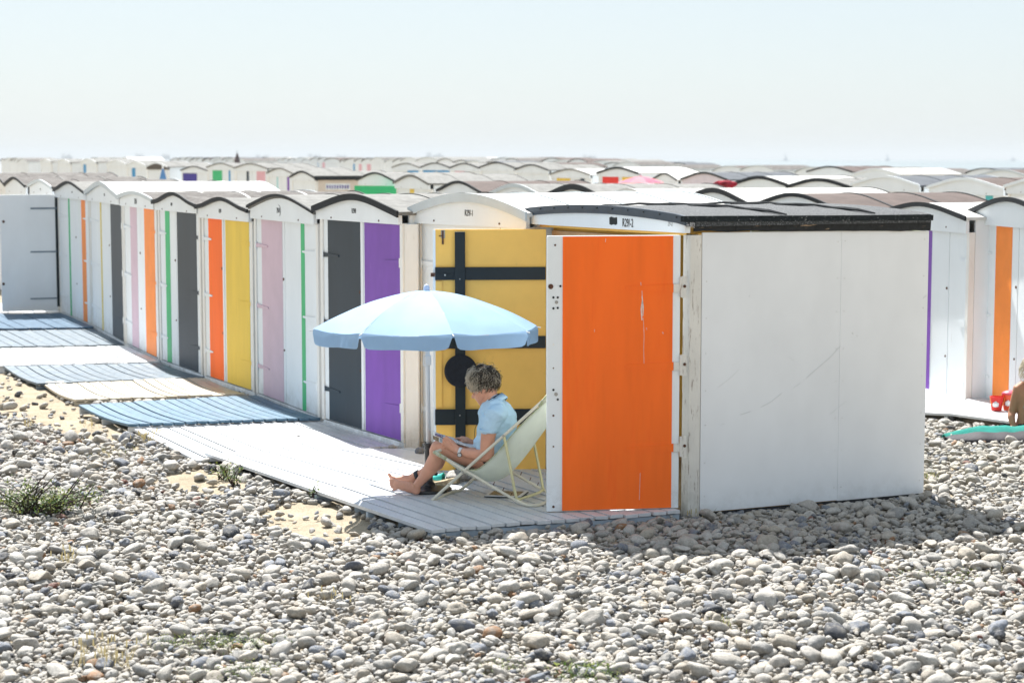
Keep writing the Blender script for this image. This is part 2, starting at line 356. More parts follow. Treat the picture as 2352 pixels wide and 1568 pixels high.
    def knob(s, x, y, z, parent, r=.008, m=None, name='screw'):
        b = MB(); b.tube([s.P(x, y + .002, z), s.P(x, y - .006, z)], r, 8); return b.build(name, m or RUST, parent)
    def curve_mark(s, x, z, y, parent):
        b = MB(); b.tube([s.P(x + .075 * math.cos(t), y, z + .055 * math.sin(t)) for t in np.linspace(-1.1, 1.5, 9)], .0022, 4); b.build('painted_arc', INK, parent)
    def lettering(s, text, size, x, z, y, parent, m=INK, name='number'):
        key = (text, size, m.name)
        me = text_mesh(text, size, m).copy()
        for v in me.vertices: p = v.co.copy(); v.co = s.P(x + p.x, y - p.z * .5 - .001, z + p.y)
        o = link(name, me, parent); o['label'] = 'stencilled hut number'; return o
    def door(s, x0, x1, m=WHITE, z0=.095, z1=None, y0=-.004, stripes=(), hinges='l', mid=False, lock=True, label=None, level=2):
        z1 = s.zd - .002 if z1 is None else z1
        d = s.bx('door', m, x0 + .004, x1 - .004, y0, y0 + .03, z0, z1, bevel=.003 if level > 1 else 0)
        if label: d['label'] = label
        for (sx0, sx1, c) in stripes:
            s.bx('painted_stripe', COLS[c], sx0, sx1, y0 - .0035, y0 - .0005, z0 + .004, z1 - .004, parent=d)
        if level > 1:
            for zz in (.38, 1.0, 1.62):
                L = (x1 - x0) * .42
                hm = WHITE
                for (sx0, sx1, c) in list(stripes):
                    hxx = x0 + L * .55 if hinges == 'l' else x1 - L * .55
                    if sx0 <= hxx <= sx1: hm = COLS[c]
                if m is not WHITE and hm is WHITE: hm = m
                b = MB(); p = s.P; ya, yb = y0 - .011, y0 - .0045
                if hinges == 'l': xa, xb = x0 + .005, x0 + L
                else: xa, xb = x1 - .005, x1 - L
                q = [(xa, zz - .022), (xb, zz - .008), (xb, zz + .008), (xa, zz + .022)]
                b.hexa([p(q[0][0], ya, q[0][1]), p(q[1][0], ya, q[1][1]), p(q[1][0], yb, q[1][1]), p(q[0][0], yb, q[0][1]), p(q[3][0], ya, q[3][1]), p(q[2][0], ya, q[2][1]), p(q[2][0], yb, q[2][1]), p(q[3][0], yb, q[3][1])])
                hg = b.build('hinge', hm, d); b = MB()
                b.tube([p(xa, y0 - .012, zz - .04), p(xa, y0 - .012, zz + .04)], .008, 6); b.build('hinge_pin', WHITE, d)
            if lock:
                xl = x1 - .035 if hinges == 'l' else x0 + .035
                s.knob(xl, y0 - .001, 1.32, d, .014, RUST, 'lock'); s.knob(xl, y0 - .001, .62, d, .011, RUST, 'lock')
        return d
def clampi(v, a, b): return max(a, min(b, v))
def standard_front(h, split_u, stripes, level=2, hinge=('l', 'r'), midpost=False, vq=600, locks=(True, False)):
    x0, x1 = .055, h.w - .055
    xm = h.fx(split_u, vq) if split_u else h.w / 2; xm = clampi(xm, .3, h.w - .3)
    st = []
    for (u0, u1, c) in stripes:
        a, b = h.fx(u0, vq), h.fx(u1, vq); st.append((clampi(a, x0 + .006, x1 - .006), clampi(b, x0 + .006, x1 - .006), c))
    gap = .02 if midpost else .002
    if midpost: h.bx('centre_post', WHITE, xm - .022, xm + .022, -.014, .03, .095, h.zd - .004, bevel=.003)
    l = [(max(a, x0 + .006), min(b, xm - gap - .006), c) for a, b, c in st if (a + b) / 2 < xm]
    r = [(max(a, xm + gap + .006), min(b, x1 - .006), c) for a, b, c in st if (a + b) / 2 >= xm]
    h.door(x0, xm - gap, stripes=l, hinges=hinge[0], level=level, lock=locks[0]); h.door(xm + gap, x1, stripes=r, hinges=hinge[1], level=level, lock=locks[1])

ZD = .08
cor = {k: G(*k, ZD) for k in [(935, 1020), (740, 962), (590, 903), (470, 863), (370, 827), (290, 789), (213, 747), (140, 717)]}
c = list(cor.values())
FRONTROW = 'beach huts of the front row'
def frontrow(i, label, gap=.0, **kw):
    FL, FR = c[i + 1], c[i]; d = (FR - FL); d.z = 0; d.normalize(); w = (FR - FL).length
    return Hut(label, FL + d * .03, FR - d * .03, group=FRONTROW, **kw)
# number, split, stripes
H3 = frontrow(0, 'hut R29/0 with charcoal and purple doors behind the umbrella', zdoor=1.955, zeave=2.03, rise=.12, roof=FELTL, trim=TRIMD, trim_h=.045)
H3.shell(); H3.roofing(); H3.gable_board(text='R29/0', tsize=.062, ux=826)
standard_front(H3, 834, [(755, 829, 'dark'), (839, 932, 'purple')], midpost=True)
H4 = frontrow(1, 'hut 29-01 with a wide pink band and thin green stripe on white doors', zdoor=1.90, zeave=1.99, rise=.125, roof=FELTL, trim=TRIMD, k=.35, trim_h=.014)
H4.shell(); H4.roofing(); H4.gable_board(text='29-01', tsize=.075, ux=652, ring=True)
standard_front(H4, 655, [(603, 650, 'pink'), (693, 701, 'green')])
H5 = frontrow(2, 'hut with one orange and one yellow door', zdoor=1.86, zeave=1.95, rise=.10, roof=FELTL, trim=TRIMD, k=.8, trim_h=.028)
H5.shell(); H5.roofing(); H5.gable_board(text='R29/1', tsize=.06, ux=517)
standard_front(H5, 515, [(481, 512, 'orange'), (520, 574, 'yellow')], midpost=True)
H6 = frontrow(3, 'hut with green stripe on its left door and charcoal right door', zdoor=1.90, zeave=1.965, rise=.11, roof=FELT, trim=TRIMD, k=.8, trim_h=.028, batten=ROOFW, seams=2)
H6.shell(); H6.roofing(); H6.gable_board(text='R29/2', tsize=.05, ux=405)
standard_front(H6, 406, [(382, 392, 'green'), (409, 453, 'dark')])
H7 = frontrow(4, 'hut with a pink band and an orange band', zdoor=1.90, zeave=1.99, rise=.065, roof=FELT, trim=TRIMW, k=.2, batten=ROOFW, seams=2)
H7.shell(); H7.roofing(); H7.gable_board(text='29-04', tsize=.10, ux=322)
standard_front(H7, 325, [(302, 317, 'pink'), (334, 357, 'orange2')])
H8 = frontrow(5, 'hut under the long bright white roof with thin yellow stripe and charcoal door', zdoor=1.905, zeave=2.0, rise=.145, roof=ROOFW, trim=TRIMW, k=.5, trim_h=.05)
H8.shell(); H8.roofing(); H8.gable_board(text='R29/4', tsize=.05, ux=250)
standard_front(H8, 254, [(233, 236, 'thinyellow'), (257, 289, 'dark')])
H9 = frontrow(6, 'white hut with thin green and orange stripes, next to the open white door', zdoor=1.905, zeave=1.99, rise=.13, roof=FELTL, trim=TRIMD, k=.5, trim_h=.03)
H9.shell(); H9.roofing(); H9.gable_board(text='R29/5', tsize=.04, ux=175)
standard_front(H9, 178, [(160.5, 163.5, 'green'), (190, 199, 'orange2')])

# hut R29/-1, second from the corner, closed
H2FL, H2FR = PY(962, 700, 15.9), PY(1221, 700, 14.62)
H2 = Hut('white hut R29/-1 behind the open ochre door', H2FL, H2FR, zdoor=1.965, zeave=2.055, rise=.125, roof=ROOFW, trim=TRIMW, trim_h=.06, k=.15, group=FRONTROW, batten=TRIMW)
H2.shell(); H2.roofing(); H2.gable_board(text='R29/-1', tsize=.072, ux=1090)
standard_front(H2, 1150, [])
# narrow cream filler between the two
b = MB(); pa, pb = c[0], H2FL; n_ = Vector((-.9, -.4, 0)).normalized()
dd = Vector((pb.x - pa.x, pb.y - pa.y, 0)); 
b.box((0, 0, 0), (.115, .05, 1.93)); fl = b.build('filler_board', WHITE2, bevel=.003); fl.location = (pa.x - .012, pa.y + .02, .02); fl.rotation_euler = (0, 0, R(-12))
tag(fl, 'tall narrow cream board filling the gap right of the purple door', 'board')

# ---- hut R29/-2 at the corner, open
F1 = G(1586, 1190, 0); B1 = G(2121, 1141, 0); L1 = PY(1229, 700, 14.72)
H1 = Hut('nearest hut R29/-2 with orange door and big white side wall', L1, F1, back=B1, zdoor=1.955, zeave=2.042, rise=.045, roof=FELTBLK, trim=TRIMB, k=0, group=FRONTROW, trim_h=.05)
s = H1; s.wall = WALLW
def quadwall(h, name, m, x0, x1, y0, y1, z0, ztf, ztb, inner=None):
    b = MB(); p = h.P
    b.hexa([p(x0, y0, z0), p(x1, y0, z0), p(x1, y1, z0), p(x0, y1, z0), p(x0, y0, ztf), p(x1, y0, ztf), p(x1, y1, ztb), p(x0, y1, ztb)])
    return b.build(name, m, h.t, bevel=.002)
ysm = H1.d * .615
quadwall(H1, 'side_panel', WALLW, H1.w - .012, H1.w, .075, ysm - .0006, .035, 1.992, 1.985)['label'] = 'front panel of the white side wall'
quadwall(H1, 'side_panel', WALLW, H1.w - .012, H1.w, ysm + .0006, H1.d, .03, 1.985, 1.972)['label'] = 'rear panel of the white side wall'
quadwall(H1, 'inner_wall', COLS['ochre'], H1.w - .035, H1.w - .0135, .05, H1.d - .04, .03, 1.985, 1.97)
quadwall(H1, 'side_wall', WALLW, 0, .014, .05, H1.d, .03, 1.99, 1.97)
quadwall(H1, 'inner_wall', COLS['ochre'], .0155, .035, .05, H1.d - .04, .03, 1.985, 1.965)
PALEG = mat('pale_green_inside_paint', (.42, .47, .26), .6, .05)
quadwall(H1, 'back_wall', PALEG, .037, H1.w - .037, H1.d - .03, H1.d - .002, .03, 1.97, 1.97)
quadwall(H1, 'floor', mat('hut_floor_board', (.35, .26, .15), .7, .15, 5), .037, H1.w - .037, .03, H1.d - .032, .03, .06, .06)
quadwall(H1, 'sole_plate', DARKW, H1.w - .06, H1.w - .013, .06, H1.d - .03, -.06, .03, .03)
quadwall(H1, 'corner_post', PEEL, H1.w - .085, H1.w - .002, -.02, .070, -.02, 1.975, 1.975)
quadwall(H1, 'post', WHITE2, 0, .06, -.02, .045, 0, 1.975, 1.975)
quadwall(H1, 'lintel', COLS['ochre'], .062, H1.w - .087, .004, .045, 1.968, 1.992, 1.992)
quadwall(H1, 'shelf_board', mat('pale_wood', (.62, .40, .22), .7, .1, 9), .08, H1.w * .62, .10, .14, 1.90, 1.94, 1.94)
for pts, w_ in (([(1930, 795), (1905, 822), (1872, 850), (1852, 868)], .004), ([(1838, 880), (1822, 890)], .003), ([(1795, 903), (1770, 923), (1748, 934)], .004), ([(1724, 944), (1700, 952)], .004), ([(1696, 850), (1672, 872), (1648, 890)], .002), ([(1665, 972), (1655, 975)], .003), ([(1812, 820), (1824, 828)], .002), ([(1722, 678), (1721, 682)], .004), ([(1957, 764), (1959, 766)], .007), ([(1968, 770), (1969, 772)], .006), ([(2120, 685), (2128, 678)], .004), ([(1942, 922), (1905, 952)], .002), ([(1815, 1146), (1813, 1160)], .003)):
    nn_ = -H1.e.cross(Vector((0, 0, 1))).normalized(); wn_ = Vector((H1.a.y, -H1.a.x, 0)).normalized(); p0_ = H1.O + H1.P(H1.w + .0008, 0, 0)
    b = MB(); b.tube([PP(u, v, p0_, wn_) - H1.O for u, v in pts], w_ * .5, 4); b.build('scuff_mark', mat('grey_scuff', (.62, .64, .64), .8), H1.t)
for yy_ in (.11, ysm - .03, ysm + .03, H1.d - .04):
    for i in range(8):
        b = MB(); zz_ = .14 + i * .252 + .01 * math.sin(i * 3 + yy_ * 9); b.tube([H1.P(H1.w - .001, yy_, zz_), H1.P(H1.w + .0022, yy_, zz_)], .0048, 7); b.build('nail_head', mat('painted_nail', (.66, .67, .67), .5, .1), H1.t)
# front fascia, slate strip, felt roof, torn edge
gb = quadwall(H1, 'fascia_board', WHITE, -.01, H1.w + .012, -.075, -.03, 1.990, 2.10, 2.10)
sb = MB(); p = H1.P
H1.d -= .055; H1.roofing(front=-.07, over=.035, thick=.06, battens=False); H1.d += .055
H1.arc('roof_trim', TRIMB, -.098, -.078, .034, .070, .035)
for i in range(11):
    x = .05 + i * (H1.w - .1) / 10; H1.knob(x, -.099, H1.arch(x) + .052, H1.t, .006, BLACK)
for q, (yy0, yy1) in enumerate(((.50, .60), (1.25, 1.36))):
    b = MB(); n = 14
    for side in (0,):
        pts = [H1.P(-.02 + (H1.w + .05) * i / n, yy0 + .25 * i / n + .03 * math.sin(i * 1.3), H1.arch(clampi((H1.w) * i / n, 0, H1.w)) + .072 + .006 * math.sin(i * 2.1)) for i in range(n + 1)]
        b.tube(pts, [.006 + .008 * abs(math.sin(i * .9)) for i in range(n + 1)], 6)
    b.build('felt_lap', TRIMD, H1.roof)
b = MB(); n = 30
for i in range(n):
    y0 = .0 + H1.d * i / n; y1 = .0 + H1.d * (i + 1) / n; zt = 2.070 - .02 * i / n; zl = 2.0 - .025 * i / n + .010 * noise.noise(Vector((i * .37, 1, 0)))
    zl2 = 2.0 - .025 * (i + 1) / n + .010 * noise.noise(Vector(((i + 1) * .37, 1, 0)))
    x0, x1 = H1.w + .002, H1.w + .014 + .004 * noise.noise(Vector((i * .9, 5, 0)))
    b.hexa([p(x0, y0, zl), p(x1, y0, zl), p(x1, y1, zl2), p(x0, y1, zl2), p(x0, y0, zt), p(x1 + .006, y0, zt), p(x1 + .006, y1, zt), p(x0, y1, zt)])
b.build('torn_edge', TORN, H1.t)
b = MB(); b.hexa([p(H1.w + .0, -.10, 2.068), p(H1.w + .040, -.10, 2.068), p(H1.w + .040, H1.d + .0, 2.05), p(H1.w, H1.d + .0, 2.05), p(H1.w, -.10, 2.108), p(H1.w + .042, -.10, 2.108), p(H1.w + .042, H1.d + .0, 2.09), p(H1.w, H1.d + .0, 2.09)])
b.build('felt_edge', mat('black_felt_edge', (.018, .024, .028), .8, .3, 60, dirt=(.3, .3, .3), dirt_amt=.8, dirt_scale=60, dirt_lo=.60, dirt_w=.05, spec=.15), H1.t)
for xx, zz, t_, sz, m_ in ((H1.fx(1424, 515), 2.037, 'R29/-2', .085, INK), (H1.fx(1545, 515), 2.045, 'Em 9/12', .05, PENCIL), (H1.fx(1506, 512), 2.048, '29-2', .05, PENCIL)):
    H1.lettering(t_, sz, xx, zz, -.0765, gb, m_)
b = MB(); xx = H1.fx(1396, 510); pts = [(-.05, -.025), (-.02, -.03), (.0, -.024), (.03, -.028), (.05, -.02), (.048, .028), (.01, .024), (-.03, .03), (-.052, .022)]
P_ = [p(xx + a_, -.0775, 2.048 + b_) for a_, b_ in pts] + [p(xx + a_, -.0755, 2.048 + b_) for a_, b_ in pts]; k_ = len(pts)
b.add(P_, [tuple(range(k_)), tuple(range(k_, 2 * k_))[::-1]] + [(i, (i + 1) % k_, (i + 1) % k_ + k_, i + k_) for i in range(k_)]); b.build('black_paint_patch', BLACK, gb)

# door panels swung open: local frame along hinge line
class Panel:
    def __init__(s, parent, origin, A, B, z0, z1, m, t=.03, bevel=.003, label=None, z0b=None):
        """A,B world points (viewer's left, right) of the face"""
        s.o = origin; d = Vector((B.x - A.x, B.y - A.y, 0)); s.L = d.length; s.e = d.normalized(); s.n = Vector((s.e.y, -s.e.x, 0))   # n towards the viewer
        s.A = Vector((A.x, A.y, 0)) - Vector((origin.x, origin.y, origin.z)); s.z0, s.z1 = z0, z1
        b = MB(); q = s.q; b.hexa([q(0, 0, z0), q(s.L, 0, z0), q(s.L, -t, z0), q(0, -t, z0), q(0, 0, z1), q(s.L, 0, z1), q(s.L, -t, z1), q(0, -t, z1)])
        s.ob = b.build('door', m, parent, bevel=bevel)
        if label: s.ob['label'] = label
    def q(s, x, y, z): return s.A + s.e * x + s.n * y + Vector((0, 0, z))
    def px(s, u, v):
        """panel coordinates seen at a pixel"""
        w = PP(u, v, s.A + s.o, s.n) - s.o; return (w - s.A).dot(s.e), w.z
    def bx(s, name, m, u0, u1, v0, v1, y0=.0005, y1=.004, bevel=0):
        x0, za = s.px(u0, v1); x1, zb = s.px(u1, v0); b = MB(); q = s.q
        b.hexa([q(x0, y1, za), q(x1, y1, za), q(x1, y0, za), q(x0, y0, za), q(x0, y1, zb), q(x1, y1, zb), q(x1, y0, zb), q(x0, y0, zb)])
        return b.build(name, m, s.ob, bevel=bevel)
    def disc(s, name, m, u, v, r, y0=.0005, y1=.004, n=10, ):
        x, z = s.px(u, v); b = MB(); b.tube([s.q(x, y0, z), s.q(x, y1, z)], r, n); return b.build(name, m, s.ob)
# orange right door, hinge at the corner post
OA = G(1256, 1178, .075); OB = G(1558, 1166, .085)
od = Panel(H1.t, H1.O, OA, OB, .085, PY(1400, 540, OB.y).z, WHITE, label='right door swung open, orange panel in white stiles')
od.bx('painted_panel', COLS['orange'], 1291, 1546, 542, 1172, .0005, .006)
for v in (657, 836, 1023):
    xr, z = od.px(1546, v + 2); xl, z2 = od.px(1436, v + 2); b = MB(); q = od.q
    for (xa, xb, ha, hb, nm, mm) in ((xl, xr, .016, .036, 'hinge', COLS['orange']), (xr + .001, xr + .05, .036, .036, 'hinge_plate', PEEL)):
        b = MB(); b.hexa([q(xa, .011, z - ha), q(xb, .011, z - hb), q(xb, .0065, z - hb), q(xa, .0065, z - ha), q(xa, .011, z + ha * .6), q(xb, .011, z + hb * .6), q(xb, .0065, z + hb * .6), q(xa, .0065, z + ha * .6)])
        b.build(nm, mm, od.ob)
    b = MB(); xk = xr + .052; b.tube([q(xk, .012, z - .07), q(xk, .012, z + .07)], .010, 8); b.hexa([q(xk + .008, .012, z - .075), q(xk + .04, .012, z - .075), q(xk + .04, .006, z - .075), q(xk + .008, .006, z - .075), q(xk + .008, .012, z + .075), q(xk + .04, .012, z + .075), q(xk + .04, .006, z + .075), q(xk + .008, .006, z + .075)])
    b.build('hinge_knuckle', PEEL, od.ob); b = MB(); b.tube([q(xk + .026, .011, z + .005), q(xk + .026, .017, z + .005)], .011, 8); b.build('bolt', RUST, od.ob)
for (u, v, r, m) in ((1275, 563, .007, RUST), (1265, 658, .018, RUST), (1287, 657, .008, BLACK), (1301, 657, .007, COLS['orange2']), (1271, 683, .008, BLACK), (1281, 683, .008, BLACK), (1278, 694, .012, STEEL), (1271, 708, .008, BLACK), (1281, 707, .008, BLACK), (1271, 791, .007, WHITE2), (1271, 895, .008, BLACK), (1277, 905, .013, STEEL), (1281, 917, .008, BLACK), (1271, 954, .007, RUST), (1271, 845, .005, RUST), (1271, 1025, .006, RUST), (1271, 1163, .009, RUST)):
    od.disc('lock_fitting' if m is STEEL else 'screw', m, u, v, r)
for (pts, w_) in (([(1471, 648), (1474, 668), (1475, 690), (1476, 720)], .004), ([(1475, 690), (1472, 710), (1474, 735)], .008), ([(1474, 680), (1477, 705), (1476, 725)], .007), ([(1477, 730), (1479, 770), (1478, 800), (1479, 845)], .0028), ([(1470, 1085), (1469, 1115), (1468, 1147)], .0028), ([(1391, 548), (1390, 556)], .003), ([(1365, 756), (1365, 762)], .0025), ([(1484, 752), (1485, 757)], .003), ([(1521, 762), (1523, 766)], .005)):
    b = MB(); P_ = [od.q(od.px(u, v)[0], .0065, od.px(u, v)[1]) for u, v in pts]; b.tube(P_, w_ * .5, 5); b.build('scratch', SCRATCH, od.ob)
# ochre left door, inside face with black battens
YA = PY(997, 800, 14.46); YB = PY(1254, 800, 14.50)
yd = Panel(H1.t, H1.O, YA, YB, G(1000, 1085, 0).z + .0 + (CAMH - (1085 - HOR) / FPX * 14.5 - 0) * 0 + .075, PY(1100, 526, 14.54).z, COLS['ochre'], label='left door swung open, ochre inside face with black battens')
yd.bx('edge_strip', WHITE, 996.5, 1000, 527, 1083, .0005, .003)
BL_ = BLACK
yd.bx('batten', BL_, 1046, 1068, 532, 1084, .0225, .040, bevel=.002)
for (va, vb) in ((613, 643), (771, 800), (938, 975)): yd.bx('batten', BL_, 999.5, 1253, va, vb, .0005, .022, bevel=.002)
yd.bx('side_strip', COLS['ochre'], 1001, 1015, 646, 769, .0005, .010); yd.bx('side_strip', COLS['ochre'], 1001, 1015, 803, 936, .0005, .010)
yd.bx('bolt_plate', STEEL, 1013, 1022, 528, 547, .0005, .004); yd.bx('bolt', RUST, 1015, 1019, 530, 561, .0045, .012); yd.bx('bolt_knob', RUST, 1008, 1015, 541, 543, .0045, .016)
yd.bx('hasp', RUST, 989, 999, 626, 635, .024, .028); yd.bx('hasp_strap', BLACK, 1001, 1040, 628, 634, .0225, .03); yd.disc('staple', STEEL, 1022, 631, .007, .028, .045)
yd.disc('screw', STEEL, 1056, 952, .006, .04, .043); yd.disc('screw', STEEL, 1056, 640, .005, .04, .043)
# black disc hanging on it
x_, z_ = yd.px(1058, 850); b = MB(); cc = yd.q(x_, .05, z_) + H1.O; n_ = 36; R_ = .128
ring = [(R_ * (1 + .015 * math.sin(5 * 2 * math.pi * j / n_)), 2 * math.pi * j / n_) for j in range(n_)]
b.tube([Vector((0, 0, 0)) - yd.n * .004, Vector((0, 0, 0)) + yd.n * .004, Vector((0, 0, 0)) + yd.n * .012], [R_, R_, R_ * .9], n_)
o = b.build('hanging_disc', mat('black_cloth', (.012, .014, .020), .8, .2, 30, bump=.2), loc=cc); tag(o, 'round black disc hanging on the ochre door behind the reader', 'disc')

# ---- open white door at the far left, hut behind it
N10FR = c[7] + Vector((-.1, .25, 0)); N10FL = PY(77, 500, N10FR.y + 1.9)
H10 = Hut('white hut with its plain white door swung open at the left edge', N10FL, N10FR, zdoor=1.9, zeave=2.03, rise=.09, roof=FELT, trim=TRIMW, group=FRONTROW, gable=WHITE)
H10.shell(); H10.roofing(); H10.gable_board(text='29-06', tsize=.05)
H10.door(.055, H10.w / 2, level=1)
ww = Panel(H10.t, H10.O, PY(2, 600, 29.2), PY(131, 600, 29.5), .115, PY(60, 447.5, 29.3).z, WALLW, label='plain white door swung open, seen face on')
for v in (478.5, 578, 685): ww.bx('strap_hinge', mat('blue_grey_iron', (.16, .21, .26), .6, .2, 30), 70, 131, v - 2, v + 2.2, .0005, .008)
ww.bx('doorway_shade_strip', BLACK, 131.5, 136.5, 450, 704, -.02, .004)  # black strip painted in for the shade of the open doorway gap
for v in (509, 652): ww.disc('lock', RUST, 8, v, .022)
H11 = Hut('small white hut with one orange stripe above the open white door', PY(21, 480, N10FL.y + 2.2), PY(68, 480, N10FL.y + .35), zdoor=1.87, zeave=2.02, rise=.12, roof=FELT, trim=TRIMD, group=FRONTROW, seams=2, batten=FELTL)
H11.shell(); H11.roofing(); H11.gable_board()
standard_front(H11, 50, [(37, 38.5, 'dark'), (57, 65, 'orange2')], level=1)
H12 = Hut('beige-gabled hut cut by the left frame edge', PY(-30, 480, N10FL.y + 5.5), PY(22, 480, N10FL.y + 2.9), zdoor=1.87, zeave=2.0, rise=.19, roof=FELT, trim=TRIMD, group=FRONTROW, gable=WHITE2)
H12.shell(); H12.roofing(); H12.gable_board(); standard_front(H12, 0, [], level=1)

# ---- the second row and the rows behind: each hut from where its gable stands
def place(uL, uR, ym, w=2.0):
    """front corners of a hut of width w whose gable spans uL..uR at distance ym"""
    lo, hi = 0.0, 1.0
    for _ in range(30):
        mid = (lo + hi) / 2; A = PY(uL, 420, ym + mid); B = PY(uR, 420, ym - mid)
        if Vector((B.x - A.x, B.y - A.y)).length > w: hi = mid
        else: lo = mid
    return PY(uL, 420, ym + lo), PY(uR, 420, ym - lo)
def bghut(uL, uR, ym, vtop, label, group, roof=FELTL, trim=TRIMD, split=None, stripes=(), gable=None, wall=WHITE, seams=2, batten=None, rise=.15, th=.035, depth=2.1, level=1, k=.4, w=2.0, vq=430, doors=True):
    FL, FR = place(uL, uR, ym, w); ztop = PY((uL + uR) / 2, vtop, ym).z; zb = ztop - 2.18
    h = Hut(label, FL, FR, depth=depth, zb=zb, zdoor=1.91, zeave=2.15 - rise, rise=rise, roof=roof, trim=trim, group=group, gable=gable, wall=wall, seams=seams, batten=batten, trim_h=th, k=k)
    h.shell(); h.roofing(); h.gable_board()
    if doors: standard_front(h, split, stripes, level=level, vq=vq)
    return h
R2 = 'beach huts of the second row'
bghut(419, 479, 76, 382, 'far hut with an indigo door right of the closed blue parasol', R2, split=454, stripes=[(418, 453, 'indigo')], roof=FELTL)
bghut(479, 542, 72, 374.5, 'far hut with a green door and thin blue stripe', R2, split=513, stripes=[(489, 511, 'green'), (526, 530, 'blue')], trim=FELTL)
bghut(543, 616, 67, 375.5, 'far hut with a narrow charcoal stripe and a pink band', R2, split=580, stripes=[(567, 572.5, 'dark'), (590, 610, 'rose')], trim=FELTL)
bghut(618, 677, 60.5, 386, 'far hut with thin pale cyan and thin purple stripes', R2, split=648, stripes=[(636, 639.5, 'cyan'), (660, 665, 'purple')], trim=FELTL)
g5 = bghut(672, 727, 54, 393, 'plain white far hut with a dark-edged beige side wall', R2, roof=FELTL, th=.05, depth=2.3)
SIDE = mat('beige_side_paint', (.66, .58, .50), .6, .04)
g5.wr.data.materials[0] = SIDE
b = MB(); p = g5.P; b.hexa([p(g5.w + .036, -.08, 1.93), p(g5.w + .06, -.08, 1.93), p(g5.w + .06, g5.d + .05, 1.93), p(g5.w + .036, g5.d + .05, 1.93), p(g5.w + .036, -.08, 2.05), p(g5.w + .06, -.08, 2.05), p(g5.w + .06, g5.d + .05, 2.05), p(g5.w + .036, g5.d + .05, 2.05)]); b.build('dark_fascia', TRIMD, g5.t)
g6 = bghut(828, 911, 41, 396.5, 'far hut whose wide green door stands open below its gable', R2, roof=FELTL, th=.03)
gp = Panel(g6.t, g6.O, PY(814, 430, 40.2), PY(910, 430, 39.6), .1, PY(860, 425.5, 40).z - g6.zb, COLS['green'], t=.04, bevel=0, label='wide green door swung open')
bghut(912, 991, 38, 402, 'far hut with one lime-yellow stripe and a dark door gap', R2, split=984, stripes=[(942, 952, 'yellow')], roof=FELTL, trim=FELTL)
bghut(1014, 1113, 31.5, 416.6, 'hut with small pink and blue marks above the white arched roof', R2, split=1078, stripes=[(1040, 1053, 'rose'), (1084, 1107, 'blue')], roof=FELTB)
bghut(1134, 1253, 29.3, 423, 'plain white gable with pale arch edge, left of the thick dark arch', R2, roof=FELTL, trim=TRIMW, th=.05)
bghut(1266, 1394, 27.6, 424, 'white gable under a thick dark arched edge', R2, roof=FELTL, trim=TRIMD, th=.075)
bghut(1400, 1516, 26.2, 434, 'low pale grey gable between two dark-edged arches', R2, roof=ROOFW, trim=ROOFW)
bghut(1580, 1728, 24, 433.5, 'white gable with dark arched edge above the long white roof', R2, roof=ROOFW, trim=TRIMD, th=.05)
bghut(1743, 1938, 22.2, 445, 'hut under the broad brown roof', R2, roof=FELTB, trim=TRIMD, seams=2, batten=TRIMD)
R1h = bghut(2040, 2233, 19.7, 466.5, 'white-roofed hut with one purple stripe right of the white wall', R2, roof=ROOFW, trim=TRIMD, split=2180, stripes=[(2130, 2140, 'purple')], level=2, vq=650, rise=.11)
R2h = bghut(2237, 2440, 18.2, 455, 'rust-stained white hut with an orange stripe at the right edge', R2, roof=FELTL, trim=TRIMD, split=2339, stripes=[(2287, 2324, 'orange2')], level=2, vq=650, rise=.16, wall=PEEL)
R3 = 'beach huts of the third row'
bghut(905, 968, 73, 375, 'distant hut with a blue door top left of the wide blue band', R3, stripes=[(918, 962, 'blue')], trim=FELTL)
bghut(970, 1036, 70, 374, 'distant hut with a wide blue band under its arch', R3, stripes=[(972, 1002, 'blue'), (1004, 1034, 'blue')])
bghut(1037, 1105, 66, 375, 'distant hut with a small pink panel under a dark arch', R3, stripes=[(1045, 1068, 'rose')])
bghut(1106, 1185, 62, 373, 'distant white hut with the tallest arch of the third row', R3)
bghut(1187, 1263, 59, 378, 'distant plain white hut right of the tallest arch', R3)
bghut(1268, 1358, 56.5, 388, 'distant pale hut with a thin yellow bar', R3, stripes=[(1279, 1310, 'yellow'), (1333, 1343, 'dark')], trim=FELTL, roof=ROOFW)
bghut(1376, 1470, 54, 384, 'distant hut with a red panel beside the pink parasol', R3, stripes=[(1384, 1421, 'red'), (1429, 1460, 'yellow')], th=.05, roof=ROOFW)
bghut(1505, 1560, 50, 398, 'distant hut with a green panel right of the pink parasol', R3, stripes=[(1505, 1542, 'green')], roof=ROOFW)
bghut(1571, 1677, 44, 396, 'distant hut with a pinkish gable', R3, gable=mat('pinkish_white_paint', (.70, .62, .66), .6, .03), roof=ROOFG, stripes=[(1575, 1617, 'pink')])
bghut(1690, 1814, 40.5, 405, 'hut behind the red bundle with a dark arched edge', R3, th=.06, roof=ROOFW)
bghut(1815, 1962, 38, 410, 'white hut with dark arched edge right of the red bundle', R3, th=.06, roof=FELTL)
bghut(1964, 2118, 34, 404, 'broad white gable without trim above the brown roof', R3, roof=ROOFG, trim=WHITE)
bghut(2140, 2312, 31.5, 409, 'hut with blue and turquoise door strips near the right edge', R3, roof=FELTB, trim=WHITE, stripes=[(2187, 2203, 'blue'), (2265, 2282, 'teal')])
bghut(2318, 2500, 28.5, 405, 'pale hut cut by the right frame edge behind the turquoise strip', R3, roof=FELTB, trim=WHITE)
R4 = 'beach huts far back on the left'
bghut(96, 120, 112, 365, 'tiny white arch, leftmost of the far left row', R4, trim=WHITE)
bghut(134, 164, 102, 366, 'tiny white arch, second of the far left row', R4, trim=WHITE)
